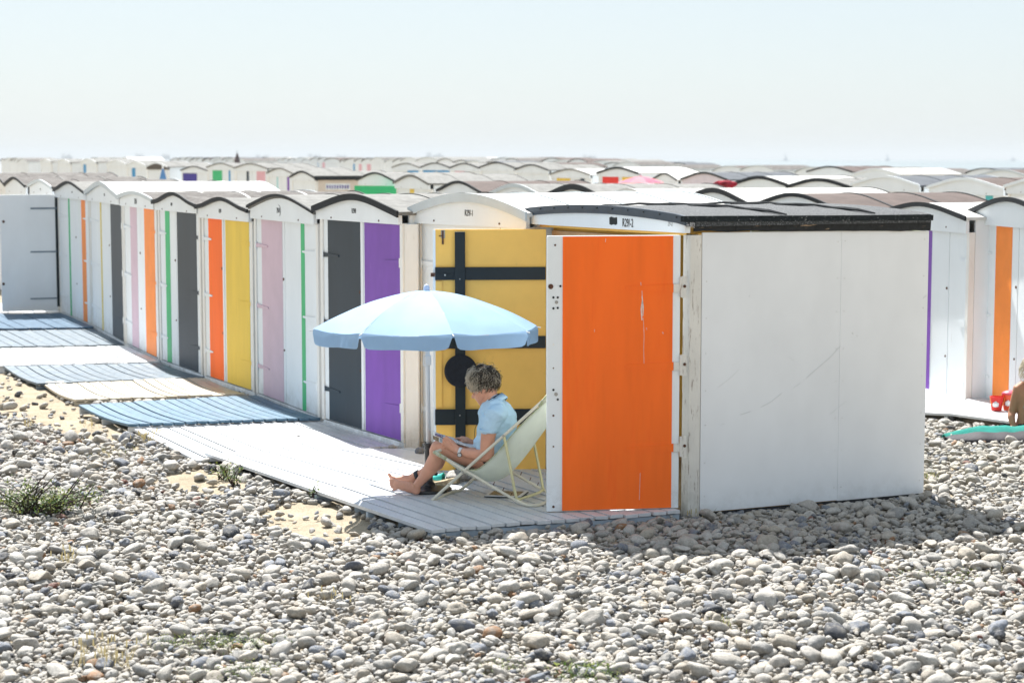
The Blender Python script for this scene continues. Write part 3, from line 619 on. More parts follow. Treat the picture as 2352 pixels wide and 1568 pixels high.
bghut(189, 224, 93, 364.5, 'tiny tall white arch with a bright blue mark', R4, trim=WHITE, stripes=[(193, 199, 'blue')])
bghut(248, 293, 85, 368, 'small white arch between two grey roofs at far left', R4, trim=WHITE)
bghut(294, 338, 81, 371, 'small white arch with a blue patch at its foot', R4, trim=WHITE, stripes=[(304, 312, 'blue')])
dk = bghut(340, 388, 78, 374, 'small hut with gable coloured dark as a shaded opening, left of the blue parasol', R4, trim=WHITE, gable=mat('brown_opening_shade', (.10, .085, .07), .8))  # solid gable board, the shade of an opening is put into its colour
R5 = 'beach huts of the fourth row on the right'
bghut(1858, 1961, 57, 382, 'white arch against the sea strip, left one of the pair', R5, roof=FELTB)
bghut(1964, 2070, 53, 387, 'white arch against the sea strip, right one of the pair', R5, roof=ROOFW, trim=WHITE)
bghut(2248, 2370, 46, 390, 'white arch against the sea strip at the right edge', R5, roof=FELTB, trim=TRIMW)

# far huts too small to show parts: one mesh each, shared
def farmesh(idx, roof, trim, col, mir):
    b = MB(); w, d = 2.0, 2.1; ze, ri = 1.98, .18
    ar = lambda x: ze + ri * (1 - (2 * x / w - 1) ** 2)
    b.mi = 0; b.box((0, 0, 0), (w, d, ze - .01)); n = 12
    b.mi = 0; P = [(w * i / n, -.03, ze - .1) for i in range(n + 1)] + [(w * i / n, -.03, ar(w * i / n)) for i in range(n + 1)]
    b.add(P, [(i, i + 1, n + 2 + i, n + 1 + i) for i in range(n)])
    b.mi = 1; P = [(-.04 + (w + .08) * i / n, y, ar(clampi(w * i / n, 0, w)) + dz) for y in (-.07, d + .05) for dz in (.0, .035) for i in range(n + 1)]; m = n + 1; f = []
    for i in range(n): f += [(m + i, m + i + 1, 3 * m + i + 1, 3 * m + i), (i + 1, i, 2 * m + i, 2 * m + i + 1)]
    b.add(P, f); b.mi = 2; b.add(P, [(i, i + 1, m + i + 1, m + i) for i in range(n)] + [(2 * m + i + 1, 2 * m + i, 3 * m + i, 3 * m + i + 1) for i in range(n)] + [(0, m, 3 * m, 2 * m), (n, 2 * m + n, 3 * m + n, m + n)])
    b.mi = 3; x0 = .25 + .4 * mir; b.box((x0, -.012, .1), (x0 + .45, -.002, 1.85))
    return b.mesh('far_hut', [WHITE, roof, trim, col])
FM = [farmesh(i, r, t, COLS[c_], i % 3) for i, (r, t, c_) in enumerate([(FELTL, TRIMW, 'white'), (FELTB, TRIMD, 'white'), (FELTL, TRIMD, 'blue'), (ROOFW, TRIMW, 'white'), (FELT, TRIMD, 'rose'), (FELT, TRIMW, 'white'), (FELTB, TRIMW, 'green'), (ROOFG, TRIMD, 'white'), (FELTL, TRIMW, 'orange2'), (ROOFW, TRIMD, 'white')])]
FLAB = ['pale felt roof', 'brown roof and dark edge', 'pale roof and dark edge', 'white roof', 'grey roof and dark edge', 'grey roof and light edge', 'brown roof and light edge', 'blue-grey roof', 'pale roof and an orange band', 'white roof and dark edge']
nf = 0
for r_ in range(-3, 9):
    xb = 9.3 + 6.6 * r_
    y = 50 if r_ >= 0 else 118
    ymax = 152 if r_ < 3 else max(84, 112 - 4 * r_)
    while y < ymax:
        x = xb - .30 * (y - 50) + random.uniform(-.25, .25); u, v = proj(Vector((x, y, 2)))
        skip = random.random() < .12
        if -40 < u < 2420 and not skip and not (r_ <= 0 and y < 78) and not (r_ == 1 and y < 62):
            i = random.choices(range(10), [4, 5, 3, 1, 4, 7, 1, 5, 1, 1])[0]
            o = link('beach_hut', FM[i]); z = gz(x, y) + random.uniform(-.06, .06); o.location = (x, y, z); o.rotation_euler = (0, 0, R(-58 + random.uniform(-6, 6)))
            side = 'left half of the picture' if u < 1176 else 'right half of the picture'
            tag(o, 'tiny far hut with %s, %s' % (FLAB[i], side), 'beach hut', 'distant beach huts with %s, %s' % (FLAB[i], side.split()[0])); nf += 1
        y += 2.35 + (random.random() < .08) * 3
print('far huts', nf)
# ------------------------------------------------------------------ boardwalk decks
DECKPOLY = []
def deck(label, BL, FL, FR, BR, z, n, m, sag=0, beam=None, th=.024, legs=False, gap=.012, seed=0, zs=(0, 0, 0, 0), beam_h=.085, seams=()):
    """planks run from the back edge (BL-BR) to the front edge (FL-FR)"""
    rr = random.Random(seed); P = [Vector((p.x, p.y, z + dz)) for p, dz in zip((BL, FL, FR, BR), zs)]; BLp, FLp, FRp, BRp = P
    O = FLp.copy(); t = thing('deck', label, 'wooden deck', O, 'painted wooden decks in front of the huts')
    DECKPOLY.append([(q.x, q.y) for q in P]); K = 7
    wid = ((FRp - FLp).length + (BRp - BLp).length) / 2; g_ = gap / wid
    for i in range(n):
        s0, s1 = i / n + g_ / 2, (i + 1) / n - g_ / 2; dz = rr.uniform(-.004, .004); ov = rr.uniform(-.012, .012); tw = rr.uniform(-.002, .002)
        b = MB(); rows = []
        for k in range(K + 1):
            q = k / K; qq = q
            if k == K: qq = 1 + ov / 2
            a0 = BLp.lerp(FLp, qq).lerp(BRp.lerp(FRp, qq), s0) - O; a1 = BLp.lerp(FLp, qq).lerp(BRp.lerp(FRp, qq), s1) - O
            zz = -sag * math.sin(math.pi * q) * (1 - .3 * s0) + dz
            rows.append([a0 + Vector((0, 0, zz - tw)), a1 + Vector((0, 0, zz + tw)), a1 + Vector((0, 0, zz + tw - th)), a0 + Vector((0, 0, zz - tw - th))])
        vs = sum(rows, []); f = [(0, 3, 2, 1), (4 * K, 4 * K + 1, 4 * K + 2, 4 * K + 3)]
        for k in range(K):
            for j in range(4): f.append((4 * k + j, 4 * k + (j + 1) % 4, 4 * (k + 1) + (j + 1) % 4, 4 * (k + 1) + j))
        b.add(vs, f); b.build('plank', m, t, bevel=.0014)
    bm_ = beam or m
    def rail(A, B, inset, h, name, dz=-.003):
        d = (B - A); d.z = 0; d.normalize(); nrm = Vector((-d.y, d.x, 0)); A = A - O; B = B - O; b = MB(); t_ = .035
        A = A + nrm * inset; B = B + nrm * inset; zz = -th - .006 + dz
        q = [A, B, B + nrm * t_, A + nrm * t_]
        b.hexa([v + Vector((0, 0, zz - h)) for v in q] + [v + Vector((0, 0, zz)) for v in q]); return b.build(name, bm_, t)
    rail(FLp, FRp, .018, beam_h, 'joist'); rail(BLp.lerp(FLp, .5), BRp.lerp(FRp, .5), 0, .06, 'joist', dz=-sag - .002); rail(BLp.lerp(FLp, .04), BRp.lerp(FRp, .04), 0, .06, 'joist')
    if legs:
        for q in (.35, .72): 
            c_ = BLp.lerp(FLp, q).lerp(BRp.lerp(FRp, q), .04) - O; b = MB(); b.box((c_.x - .04, c_.y - .03, -.16), (c_.x + .05, c_.y + .04, -th - .008)); b.build('deck_foot', bm_, t, bevel=.003)
    return t
z = .08
T_ = G(988, 1215, z); RT = G(1563, 1171, z); M1 = G(717, 1123, z); M2 = G(468, 1040, z)
hFL1 = Vector((H1.O.x, H1.O.y, 0)); J1 = hFL1 + Vector((.02, -.10, 0)); RTb = RT + Vector((0, 0, 0))
deck('white plank deck under the deck chair and parasol', M1, T_, RT, J1, .08, 17, DECKW, beam=mat('pale_blue_grey_joist', (.42, .50, .58), .6, .05), legs=True, seed=1, gap=.014, beam_h=.10)
J3 = c[0] + Vector((.05, -.12, 0))
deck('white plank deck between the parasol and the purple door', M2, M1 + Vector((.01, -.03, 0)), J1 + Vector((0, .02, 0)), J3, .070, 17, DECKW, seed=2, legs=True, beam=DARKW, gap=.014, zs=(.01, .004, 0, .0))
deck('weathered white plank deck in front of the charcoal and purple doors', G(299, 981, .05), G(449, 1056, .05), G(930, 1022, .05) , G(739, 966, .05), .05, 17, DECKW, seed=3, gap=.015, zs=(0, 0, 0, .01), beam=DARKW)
deck('bright blue plank deck with a sagging edge', G(179, 930, .09), G(294, 972, .10), G(737, 957, .10), G(592, 905, .10), .095, 17, DECKB, sag=.024, seed=4, beam=DECKW, beam_h=.05, gap=.012)
deck('creamy white plank deck between the blue and grey-blue decks', G(94, 878, .06), G(171, 918, .06), G(566, 905, .06), G(480, 868, .06), .065, 15, mat('cream_deck_paint', (.50, .45, .36), .45, .06, 6, (3, .6, 1), .1, 50, (.34, .28, .2), .5, 8, dirt_lo=.6), sag=.03, seed=5, gap=.010)
deck('grey-blue plank deck with curved boards', G(7, 839, .08), G(84, 878, .08), G(473, 863, .08), G(369, 831, .08), .07, 14, DECKGB, sag=.026, seed=6, gap=.014)
deck('white plank deck in front of the hut with pink and orange bands', G(-75, 800, .08), G(-2, 838, .08), G(369, 829, .08), G(291, 793, .08), .075, 15, DECKW, seed=7, gap=.010)
deck('dull blue plank deck in front of the charcoal door with yellow stripe', G(-165, 760, .06), G(-90, 797, .06), G(289, 791, .06), G(216, 756, .06), .06, 13, DECKGB, seed=8, gap=.012)
deck('deep blue plank deck, farthest of the blue ones', G(-220, 722, .09), G(-150, 756, .09), G(216, 751, .09), G(141, 719, .09), .09, 12, DECKB2, seed=9, gap=.010)
deck('white deck strip under the open white door', G(-250, 698, .08), G(-220, 719, .08), G(138, 716, .08), G(100, 696, .08), .08, 12, DECKW, seed=10)
# right-hand decks
Rw = [G(2000, 862, .1), G(2040, 938, .08), G(2185, 949, .08), G(2236, 902, .08)]
dR1 = deck('sunlit white deck below the purple stripe', G(1985, 940, .08), G(2182, 949, .08), G(2236, 902, .08), G(2105, 884, .08), .08, 14, DECKW, seed=11)
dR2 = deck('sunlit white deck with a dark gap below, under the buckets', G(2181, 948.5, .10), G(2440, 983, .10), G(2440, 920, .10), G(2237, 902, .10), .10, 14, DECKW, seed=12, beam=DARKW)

# ------------------------------------------------------------------ pebbles
def inpoly(x, y, poly):
    r = False; j = len(poly) - 1
    for i in range(len(poly)):
        xi, yi = poly[i]; xj, yj = poly[j]
        if (yi > y) != (yj > y) and x < (xj - xi) * (y - yi) / (yj - yi) + xi: r = not r
        j = i
    return r
SANDP = [[(-40, 840), (30, 850), (90, 876), (190, 925), (300, 980), (345, 1010), (300, 1012), (215, 1000), (130, 990), (60, 965), (-40, 950)],
         [(375, 1092), (470, 1072), (560, 1105), (575, 1128), (480, 1140), (390, 1128)],
         [(590, 1176), (680, 1150), (770, 1160), (850, 1198), (862, 1232), (770, 1252), (665, 1232), (600, 1205)],
         [(120, 985), (300, 1015), (330, 1040), (250, 1048), (130, 1025)]]
h1poly = [(p_.x, p_.y) for p_ in (H1.O + H1.P(.05, .05, 0), H1.O + H1.P(H1.w - .03, .05, 0), H1.O + H1.P(H1.w - .03, H1.d - .03, 0), H1.O + H1.P(.05, H1.d - .03, 0))]
def shrink(poly, k):
    cx = sum(p_[0] for p_ in poly) / 4; cy = sum(p_[1] for p_ in poly) / 4; return [(cx + (x - cx) * k, cy + (y - cy) * k) for x, y in poly]
WALLN = [(p_.x, p_.y) for p_ in (H1.O + H1.P(H1.w - .1, -.02, 0), H1.O + H1.P(H1.w + .09, -.02, 0), H1.O + H1.P(H1.w + .09, H1.d, 0), H1.O + H1.P(H1.w - .1, H1.d, 0))]
EXCL = [shrink(p_, .93) for p_ in DECKPOLY] + [h1poly]
def stone_density(x, y, k_=0):
    if any(inpoly(x, y, e) for e in EXCL): return 0
    if k_ >= 1 and any(inpoly(x, y, e) for e in DECKPOLY + [WALLN]): return 0
    u, v = proj(Vector((x, y, 0)))
    if u < -70 or u > 2430 or v > 1640: return 0
    if x < -.9 and y > 15.3 and (x + 1.75) / (y - 17.2 + 1e-6) > -.42 and y > 17: 
        if x > -1.5 - (y - 16.5) * .43: return 0
    for k, sp in enumerate(SANDP):
        if inpoly(u, v, sp): return .035 if k != 3 else .3
    return 1
def stones():
    grid = {}; out = []; cs = .14
    def tryadd(x, y, r, z, k):
        gx, gy = int(math.floor(x / cs)), int(math.floor(y / cs))
        for i in (-1, 0, 1):
            for j in (-1, 0, 1):
                for (X, Y, Rr) in grid.get((gx + i, gy + j, k), ()):
                    if (X - x) ** 2 + (Y - y) ** 2 < ((Rr + r) * .80) ** 2: return False
        grid.setdefault((gx, gy, k), []).append((x, y, r)); out.append((x, y, z, r, k)); return True
    for k, (N_, lo, hi, pw, zz) in enumerate([(90000, .017, .036, 1.0, -.006), (60000, .013, .050, 2.6, .014), (7000, .014, .066, 3.4, .034)]):
        for _ in range(N_):
            y = 8.2 + 15.3 * rng.random() ** 1.35; hw = .285 * y + .25; x = rng.uniform(-hw, hw)
            d_ = stone_density(x, y, k)
            if d_ < 1 and rng.random() > d_: continue
            r = lo + (hi - lo) * rng.random() ** pw
            tryadd(x, y, r, zz + .008 * rng.random(), k)
    return out
ST = stones(); print('stones', len(ST))
def stone_mat():
    m = bpy.data.materials.new('flint_pebble'); m.use_nodes = True; N = m.node_tree.nodes; L = m.node_tree.links; b = N['Principled BSDF']; b.inputs['Roughness'].default_value = .62; b.inputs['Specular IOR Level'].default_value = .35
    oi = N.new('ShaderNodeObjectInfo'); cr = N.new('ShaderNodeValToRGB'); e = cr.color_ramp; e.interpolation = 'CONSTANT'
    cols = [(0, (0.403, 0.376, 0.336)), (0.13, (0.422, 0.387, 0.332)), (0.25, (0.326, 0.314, 0.292)), (0.34, (0.458, 0.433, 0.393)), (0.48, (0.267, 0.261, 0.25)), (0.55, (0.405, 0.378, 0.344)), (0.66, (0.365, 0.325, 0.27)), (0.72, (0.172, 0.19, 0.226)), (0.775, (0.462, 0.445, 0.411)), (0.88, (0.111, 0.122, 0.149)), (0.91, (0.387, 0.343, 0.281)), (0.955, (0.048, 0.053, 0.066)), (0.975, (0.255, 0.135, 0.063)), (0.985, (0.167, 0.064, 0.044)), (0.99, (0.435, 0.413, 0.378))]
    while len(e.elements) < len(cols): e.elements.new(.5)
    for el, (p_, c_) in zip(e.elements, cols): el.position = p_; el.color = c_ + (1,)
    L.new(oi.outputs['Random'], cr.inputs[0]); tc = N.new('ShaderNodeTexCoord'); ad = N.new('ShaderNodeVectorMath'); ad.operation = 'ADD'
    mu = N.new('ShaderNodeMath'); mu.operation = 'MULTIPLY'; mu.inputs[1].default_value = 37; L.new(oi.outputs['Random'], mu.inputs[0])
    cb = N.new('ShaderNodeCombineXYZ'); L.new(mu.outputs[0], cb.inputs[0]); L.new(mu.outputs[0], cb.inputs[2]); L.new(tc.outputs['Object'], ad.inputs[0]); L.new(cb.outputs[0], ad.inputs[1])
    n1 = N.new('ShaderNodeTexNoise'); n1.inputs['Scale'].default_value = 1.5; n1.inputs['Detail'].default_value = 5; L.new(ad.outputs[0], n1.inputs[0])
    r1 = N.new('ShaderNodeMapRange'); r1.inputs[1].default_value = .5; r1.inputs[2].default_value = .66; r1.inputs[4].default_value = .55; L.new(n1.outputs[0], r1.inputs[0])
    m1 = N.new('ShaderNodeMix'); m1.data_type = 'RGBA'; L.new(r1.outputs[0], m1.inputs[0]); L.new(cr.outputs[0], m1.inputs[6]); m1.inputs[7].default_value = (.30, .275, .235, 1)
    n2 = N.new('ShaderNodeTexNoise'); n2.inputs['Scale'].default_value = 5; n2.inputs['Detail'].default_value = 8; n2.inputs['Roughness'].default_value = .75; L.new(ad.outputs[0], n2.inputs[0])
    r2 = N.new('ShaderNodeMapRange'); r2.inputs[1].default_value = .36; r2.inputs[2].default_value = .60; r2.inputs[3].default_value = .66; r2.inputs[4].default_value = 1.08; L.new(n2.outputs[0], r2.inputs[0])
    m2 = N.new('ShaderNodeMix'); m2.data_type = 'RGBA'; m2.blend_type = 'MULTIPLY'; m2.inputs[0].default_value = 1; L.new(m1.outputs[2], m2.inputs[6]); L.new(r2.outputs[0], m2.inputs[7]); n4 = N.new('ShaderNodeTexNoise'); n4.inputs['Scale'].default_value = 2.6; n4.inputs['Detail'].default_value = 9; n4.inputs['Roughness'].default_value = .8; L.new(ad.outputs[0], n4.inputs[0])
    r4 = N.new('ShaderNodeMapRange'); r4.inputs[1].default_value = .555; r4.inputs[2].default_value = .60; r4.inputs[4].default_value = .65; L.new(n4.outputs[0], r4.inputs[0])
    m4 = N.new('ShaderNodeMix'); m4.data_type = 'RGBA'; L.new(r4.outputs[0], m4.inputs[0]); L.new(m2.outputs[2], m4.inputs[6]); m4.inputs[7].default_value = (.43, .405, .35, 1)
    r5 = N.new('ShaderNodeMapRange'); r5.inputs[1].default_value = .40; r5.inputs[2].default_value = .36; r5.inputs[4].default_value = .6; L.new(n4.outputs[0], r5.inputs[0])
    m5 = N.new('ShaderNodeMix'); m5.data_type = 'RGBA'; L.new(r5.outputs[0], m5.inputs[0]); L.new(m4.outputs[2], m5.inputs[6]); m5.inputs[7].default_value = (.09, .10, .115, 1); L.new(m5.outputs[2], b.inputs['Base Color'])
    bp = N.new('ShaderNodeBump'); bp.inputs['Strength'].default_value = .35; bp.inputs['Distance'].default_value = .05; L.new(n2.outputs[0], bp.inputs['Height']); L.new(bp.outputs[0], b.inputs['Normal'])
    return m
STM = stone_mat()
def stone_mesh(i):
    bm = bmesh.new(); bmesh.ops.create_icosphere(bm, subdivisions=3, radius=1); rr = random.Random(i)
    ax = (1.08, rr.uniform(.58, .92), rr.uniform(.38, .64)); off = Vector((i * 7.3, i * 3.1, 0)); lump = rr.choice([.18, .28, .38, .5])
    for v in bm.verts:
        p_ = v.co.copy(); n_ = noise.noise(p_ * .9 + off); n2 = noise.noise(p_ * 2.3 + off * 2)
        q = p_ * (1 + lump * 1.3 * n_ + lump * .35 * n2)
        if rr.random() < 0: pass
        v.co = Vector((q.x * ax[0], q.y * ax[1], q.z * ax[2]))
    if i % 3 == 0:   # flint with a broken flat face
        nn = Vector((rr.uniform(-1, 1), rr.uniform(-1, 1), rr.uniform(.2, 1))).normalized()
        for v in bm.verts:
            d = v.co.dot(nn) - .42
            if d > 0: v.co -= nn * d * .85
    me = bpy.data.meshes.new('pebble'); bm.to_mesh(me); bm.free(); me.materials.append(STM); me.polygons.foreach_set('use_smooth', [True] * len(me.polygons)); return me
SMS = [stone_mesh(i) for i in range(22)]
# the 300 that show largest are things of their own
def vis(s_):
    u, v = proj(Vector(s_[:3])); return s_[3] / s_[1] * (1 if s_[4] else .2) if (5 < u < 2347 and v < 1565) else 0
order = sorted(range(len(ST)), key=lambda i: -vis(ST[i])); big = set(order[:300]); cnt = 0
for i in order[:300]:
    x, y, z_, r, k = ST[i]; o = link('pebble', SMS[i % 22]); u, v = proj(Vector((x, y, 0)))
    o.location = (x, y, z_ + r * .12); o.scale = (r * 1.12, r * 1.12, r * 1.12); o.rotation_euler = (R(rng.uniform(-28, 28)), R(rng.uniform(-28, 28)), R(rng.uniform(0, 360)))
    w_ = 'left' if u < 784 else ('middle' if u < 1568 else 'right'); h_ = 'along the bottom edge' if v > 1400 else 'in the middle distance'
    tag(o, 'large rounded flint pebble on the shingle %s, %s part' % (h_, w_), 'pebble', 'large pebbles %s, %s part' % (h_, w_))
rest = [ST[i] for i in range(len(ST)) if i not in big]
me = bpy.data.meshes.new('pebbles'); me.from_pydata([(s_[0], s_[1], s_[2] + s_[3] * .10) for s_ in rest], [], [])
nr = len(rest)
for nm, ty, data in (('rot', 'FLOAT_VECTOR', np.stack([np.radians(rng.uniform(-30, 30, nr)), np.radians(rng.uniform(-30, 30, nr)), rng.uniform(0, 6.28, nr)], 1).ravel()),
                     ('scl', 'FLOAT', np.array([s_[3] * 1.12 for s_ in rest])), ('pick', 'INT', rng.integers(0, 22, nr))):
    at = me.attributes.new(nm, ty, 'POINT'); at.data.foreach_set('vector' if ty == 'FLOAT_VECTOR' else 'value', data.astype(np.float32 if ty != 'INT' else np.int32))
po = link('pebbles', me); tag(po, 'shingle of small pale flint pebbles covering the beach', 'pebbles', kind='stuff')
protos = bpy.data.collections.new('pebble_shapes')
for i, m_ in enumerate(SMS): protos.objects.link(bpy.data.objects.new('pebble_shape_%02d' % i, m_))
ng = bpy.data.node_groups.new('scatter_pebbles', 'GeometryNodeTree')
ng.interface.new_socket('Geometry', in_out='INPUT', socket_type='NodeSocketGeometry'); ng.interface.new_socket('Geometry', in_out='OUTPUT', socket_type='NodeSocketGeometry')
n = ng.nodes; l = ng.links; gi = n.new('NodeGroupInput'); go = n.new('NodeGroupOutput'); ip = n.new('GeometryNodeInstanceOnPoints'); ci = n.new('GeometryNodeCollectionInfo')
ci.inputs['Collection'].default_value = protos; ci.inputs['Separate Children'].default_value = True; ci.inputs['Reset Children'].default_value = True
def attr(nm, ty):
    a_ = n.new('GeometryNodeInputNamedAttribute'); a_.data_type = ty; a_.inputs['Name'].default_value = nm; return a_.outputs['Attribute']
l.new(gi.outputs[0], ip.inputs['Points']); l.new(ci.outputs[0], ip.inputs['Instance']); ip.inputs['Pick Instance'].default_value = True
l.new(attr('pick', 'INT'), ip.inputs['Instance Index']); l.new(attr('rot', 'FLOAT_VECTOR'), ip.inputs['Rotation']); l.new(attr('scl', 'FLOAT'), ip.inputs['Scale']); l.new(ip.outputs[0], go.inputs[0])
md = po.modifiers.new('scatter', 'NODES'); md.node_group = ng

# ------------------------------------------------------------------ parasol
UC = G(985, 1127, .08); UX = PY(980, 700, UC.y)
pr = thing('parasol', 'light blue beach parasol on a white pole over the reader', 'parasol', (UC.x, UC.y, .08)); O = pr.location.copy()
CLOTH = mat('light_blue_cloth', (.30, .46, .66), .7, .03, 5, bump=.12, bscale=14, transl=.25)
POLEW = mat('white_pole_paint', (.72, .75, .78), .4, .03); BLKP = mat('black_plastic', (.012, .014, .016), .35, .2, 10, bump=1, bscale=30, spec=.7)
ztop = PY(980, 667, UC.y).z - .08; zr = PY(980, 752, UC.y).z - .08; RU = .828; NB = 8; PH0 = R(-75)
ox = UX.x - UC.x
for i in range(NB):
    na = 10; a0 = PH0 + 2 * math.pi * i / NB; a1 = a0 + 2 * math.pi / NB; b = MB(); na, nr_ = 10, 14; vs = []
    for j in range(nr_ + 1):
        q = j / nr_
        for k in range(na + 1):
            t = k / na; an = a0 + (a1 - a0) * t
            ch = math.cos((a1 - a0) / 2) / math.cos((a1 - a0) * (t - .5)); rr = RU * q * (ch * .75 + .25 - .05 * q * math.sin(math.pi * t))
            zz = zr + (ztop - zr) * (1 - q ** 1.75) - .020 * q * math.sin(math.pi * t) + .007 * q * noise.noise(Vector((an * 6, q * 5, i)))
            vs.append((ox + rr * math.cos(an), rr * math.sin(an), zz - .035 * rr * math.sin(an)))
    f = [(j * (na + 1) + k, j * (na + 1) + k + 1, (j + 1) * (na + 1) + k + 1, (j + 1) * (na + 1) + k) for j in range(nr_) for k in range(na)]
    b.add(vs, f); pn = b.build('canopy_panel', CLOTH, pr, smooth=True)
    b = MB(); vs = []; na = 30
    for j in range(6):
        q = j / 5
        for k in range(na + 1):
            t = k / na; an = a0 + (a1 - a0) * (.015 + .97 * t); ch = math.cos((a1 - a0) / 2) / math.cos((a1 - a0) * (t - .5)); rr = RU * (ch * .75 + .25 - .05 * math.sin(math.pi * t)) + .003
            edge = min(t, 1 - t); dep = .100 * (1 if edge > .07 else .3 + .7 * math.sqrt(max(0, 1 - (1 - edge / .07) ** 2))) + .006 * math.sin(t * 9 + i)
            rr += .012 * q * math.sin(t * 14 + i * 2) + .01 * q
            vs.append((ox + rr * math.cos(an), rr * math.sin(an), zr - .020 * math.sin(math.pi * t) - .001 - dep * q - .035 * rr * math.sin(an)))
    b.add(vs, [(j * (na + 1) + k, j * (na + 1) + k + 1, (j + 1) * (na + 1) + k + 1, (j + 1) * (na + 1) + k) for j in range(5) for k in range(na)])
    b.build('valance', CLOTH, pn, smooth=True)
    b = MB(); pts = [(ox + RU * q * math.cos(a0), RU * q * math.sin(a0), zr + (ztop - zr) * (1 - q ** 1.75) - .006 - .035 * RU * q * math.sin(a0)) for q in np.linspace(.03, 1, 10)]
    pts.append((ox + (RU + .03) * math.cos(a0), (RU + .03) * math.sin(a0), zr - .012 - .035 * RU * math.sin(a0))); b.tube(pts, .0045, 6); b.build('rib', POLEW, pr)
b = MB(); b.lathe((ox, 0, ztop), [(.004, .045), (.018, .038), (.022, .02), (.022, .0), (.03, -.012)], 14); b.build('finial', mat('pale_blue_plastic', (.5, .6, .8), .4), pr, smooth=True)
b = MB(); b.tube([(0, 0, .32), (ox, 0, ztop - .01)], .0165, 14); b.build('pole', POLEW, pr, smooth=True)
b = MB(); b.tube([(0, 0, .03), (0, 0, .345)], .030, 16); b.tube([(0, 0, .33), (0, 0, .352)], .036, 16); b.build('base_tube', BLKP, pr, smooth=False)
b = MB(); b.tube([(0, 0, .13), (.06, -.02, .13)], .014, 8); b.ball((.055, -.018, .13), .013, 6); b.build('screw_knob', BLKP, pr)
b = MB(); b.lathe((0, 0, 0), [(.001, .002), (.165, .002), (.17, .012), (.165, .024), (.10, .034), (.05, .045), (.035, .07)], 40); b.build('base_plate', BLKP, pr, smooth=False, bevel=.003)
zc = PY(977, 827, UC.y).z - .08; b = MB(); b.box((-.022, -.024, zc - .035), (.020, .022, zc + .035)); b.tube([(-.03, -.02, zc + .03), (-.035, -.02, zc - .03), (-.02, -.02, zc - .045)], .005, 6); b.build('pole_clamp', POLEW, pr, bevel=.004)

# ------------------------------------------------------------------ deck chair  (r6 = coordinates measured on the close-up of chair and reader)
CA = G(994.6, 1146, .09); BK = Vector((.95, -.312, 0)).normalized(); LT = Vector((.312, .95, 0)).normalized()
def r6(x, y, o=0.0):
    return PP(861.3 + .2563 * x, 803.9 + .2563 * y, CA + LT * o, LT)
CW = .46; LC = Vector((.42, .907, 0)).normalized()
ch = thing('deck_chair', 'cream tube-framed folding deck chair with pale green sling, holding the reader', 'deck chair', (CA.x, CA.y, .08)); CO = ch.location.copy()
TUBE = mat('chipped_cream_tube', (.70, .66, .54), .4, .06, 9, bump=.05, dirt=(.22, .11, .06), dirt_amt=.9, dirt_scale=30, dirt_lo=.64, dirt_w=.03)
TUBE2 = mat('faded_yellow_tube', (.62, .58, .34), .4, .06, 9, dirt=(.22, .11, .06), dirt_amt=.9, dirt_scale=30, dirt_lo=.66, dirt_w=.03)
SLING = mat('pale_green_sling', (.80, .85, .74), .7, .07, 3, bump=.1, bscale=30, dirt=(.50, .60, .34), dirt_amt=.45, dirt_scale=9, dirt_lo=.6, transl=.18)
PRINT = mat('green_print_binding', (.55, .56, .42), .8, .2, 60, dirt=(.25, .33, .08), dirt_amt=.8, dirt_scale=45, dirt_lo=.5)
def tb(name, pts, m=TUBE, r=.0108, parent=None):
    b = MB(); b.tube([p_ - CO for p_ in pts], r, 12); return b.build(name, m, parent or ch, smooth=True)
lo_ = lambda p_, z_: Vector((p_.x, p_.y, max(p_.z, z_)))
topn = r6(1640, 331)
fn = [r6(525, 1333), r6(640, 1228), r6(790, 1090), r6(1155, 765), topn]
tb('long_frame', smoothpts([topn, r6(1155, 765), r6(790, 1090), r6(540, 1318), r6(520, 1342, .01), r6(550, 1345, .04), CA + LC * .18, CA + LC * .34, CA + LC * (CW - .06) + BK * .01, CA + LC * CW + BK * .05 + Vector((0, 0, .04)), r6(790, 1090) + LC * CW, topn + LC * CW, ][:12], 5))
rf = r6(1440, 1418); RFt = Vector((rf.x, rf.y, .092))
k1 = r6(530, 910); 
tb('seat_frame', smoothpts([k1, r6(790, 1068), r6(1300, 1362), RFt, RFt + LC * .08 - BK * -.02, RFt + LC * .3, RFt + LC * (CW - .05), r6(1300, 1362) + LC * CW, r6(790, 1068) + LC * CW, k1 + LC * CW], 5), TUBE)
tb('front_bar', [k1 + LT * 0 - Vector((0, 0, .004)), k1 + LC * CW], TUBE)
tb('top_bar', [topn, topn + LC * CW], TUBE)
s0 = r6(1155, 765); s1 = r6(1280, 1340)
tb('prop_frame', smoothpts([s0, r6(1215, 1060), r6(1262, 1300), s1 + LT * .02, s1 + LT * .08 + BK * .015, s1 + LC * .25 + BK * .02, s1 + LC * (CW - .04), r6(1262, 1300) + LC * CW, s0 + LC * CW], 5), TUBE2, .0098)
for (x, y) in ((790, 1090), (1155, 765)):
    b = MB(); q = r6(x, y) - CO; b.tube([q - LT * .016, q + LT * .004], .0085, 8); b.build('rivet', STEEL, ch)
for x, y in ((1060, 1208), (1145, 1258), (1215, 1305)):
    b = MB(); q = r6(x, y) - CO; b.tube([q, q + Vector((0, 0, .024)) + BK * .01], .003, 5); b.tube([q + LC * CW, q + LC * CW + Vector((0, 0, .024)) + BK * .01], .003, 5); b.build('notch_peg', RUST, ch)
E_ = [(575, 925), (640, 962), (745, 1022), (850, 1072), (915, 1068), (975, 1030), (1085, 930), (1180, 818), (1290, 690), (1420, 560), (1535, 455), (1625, 365)]
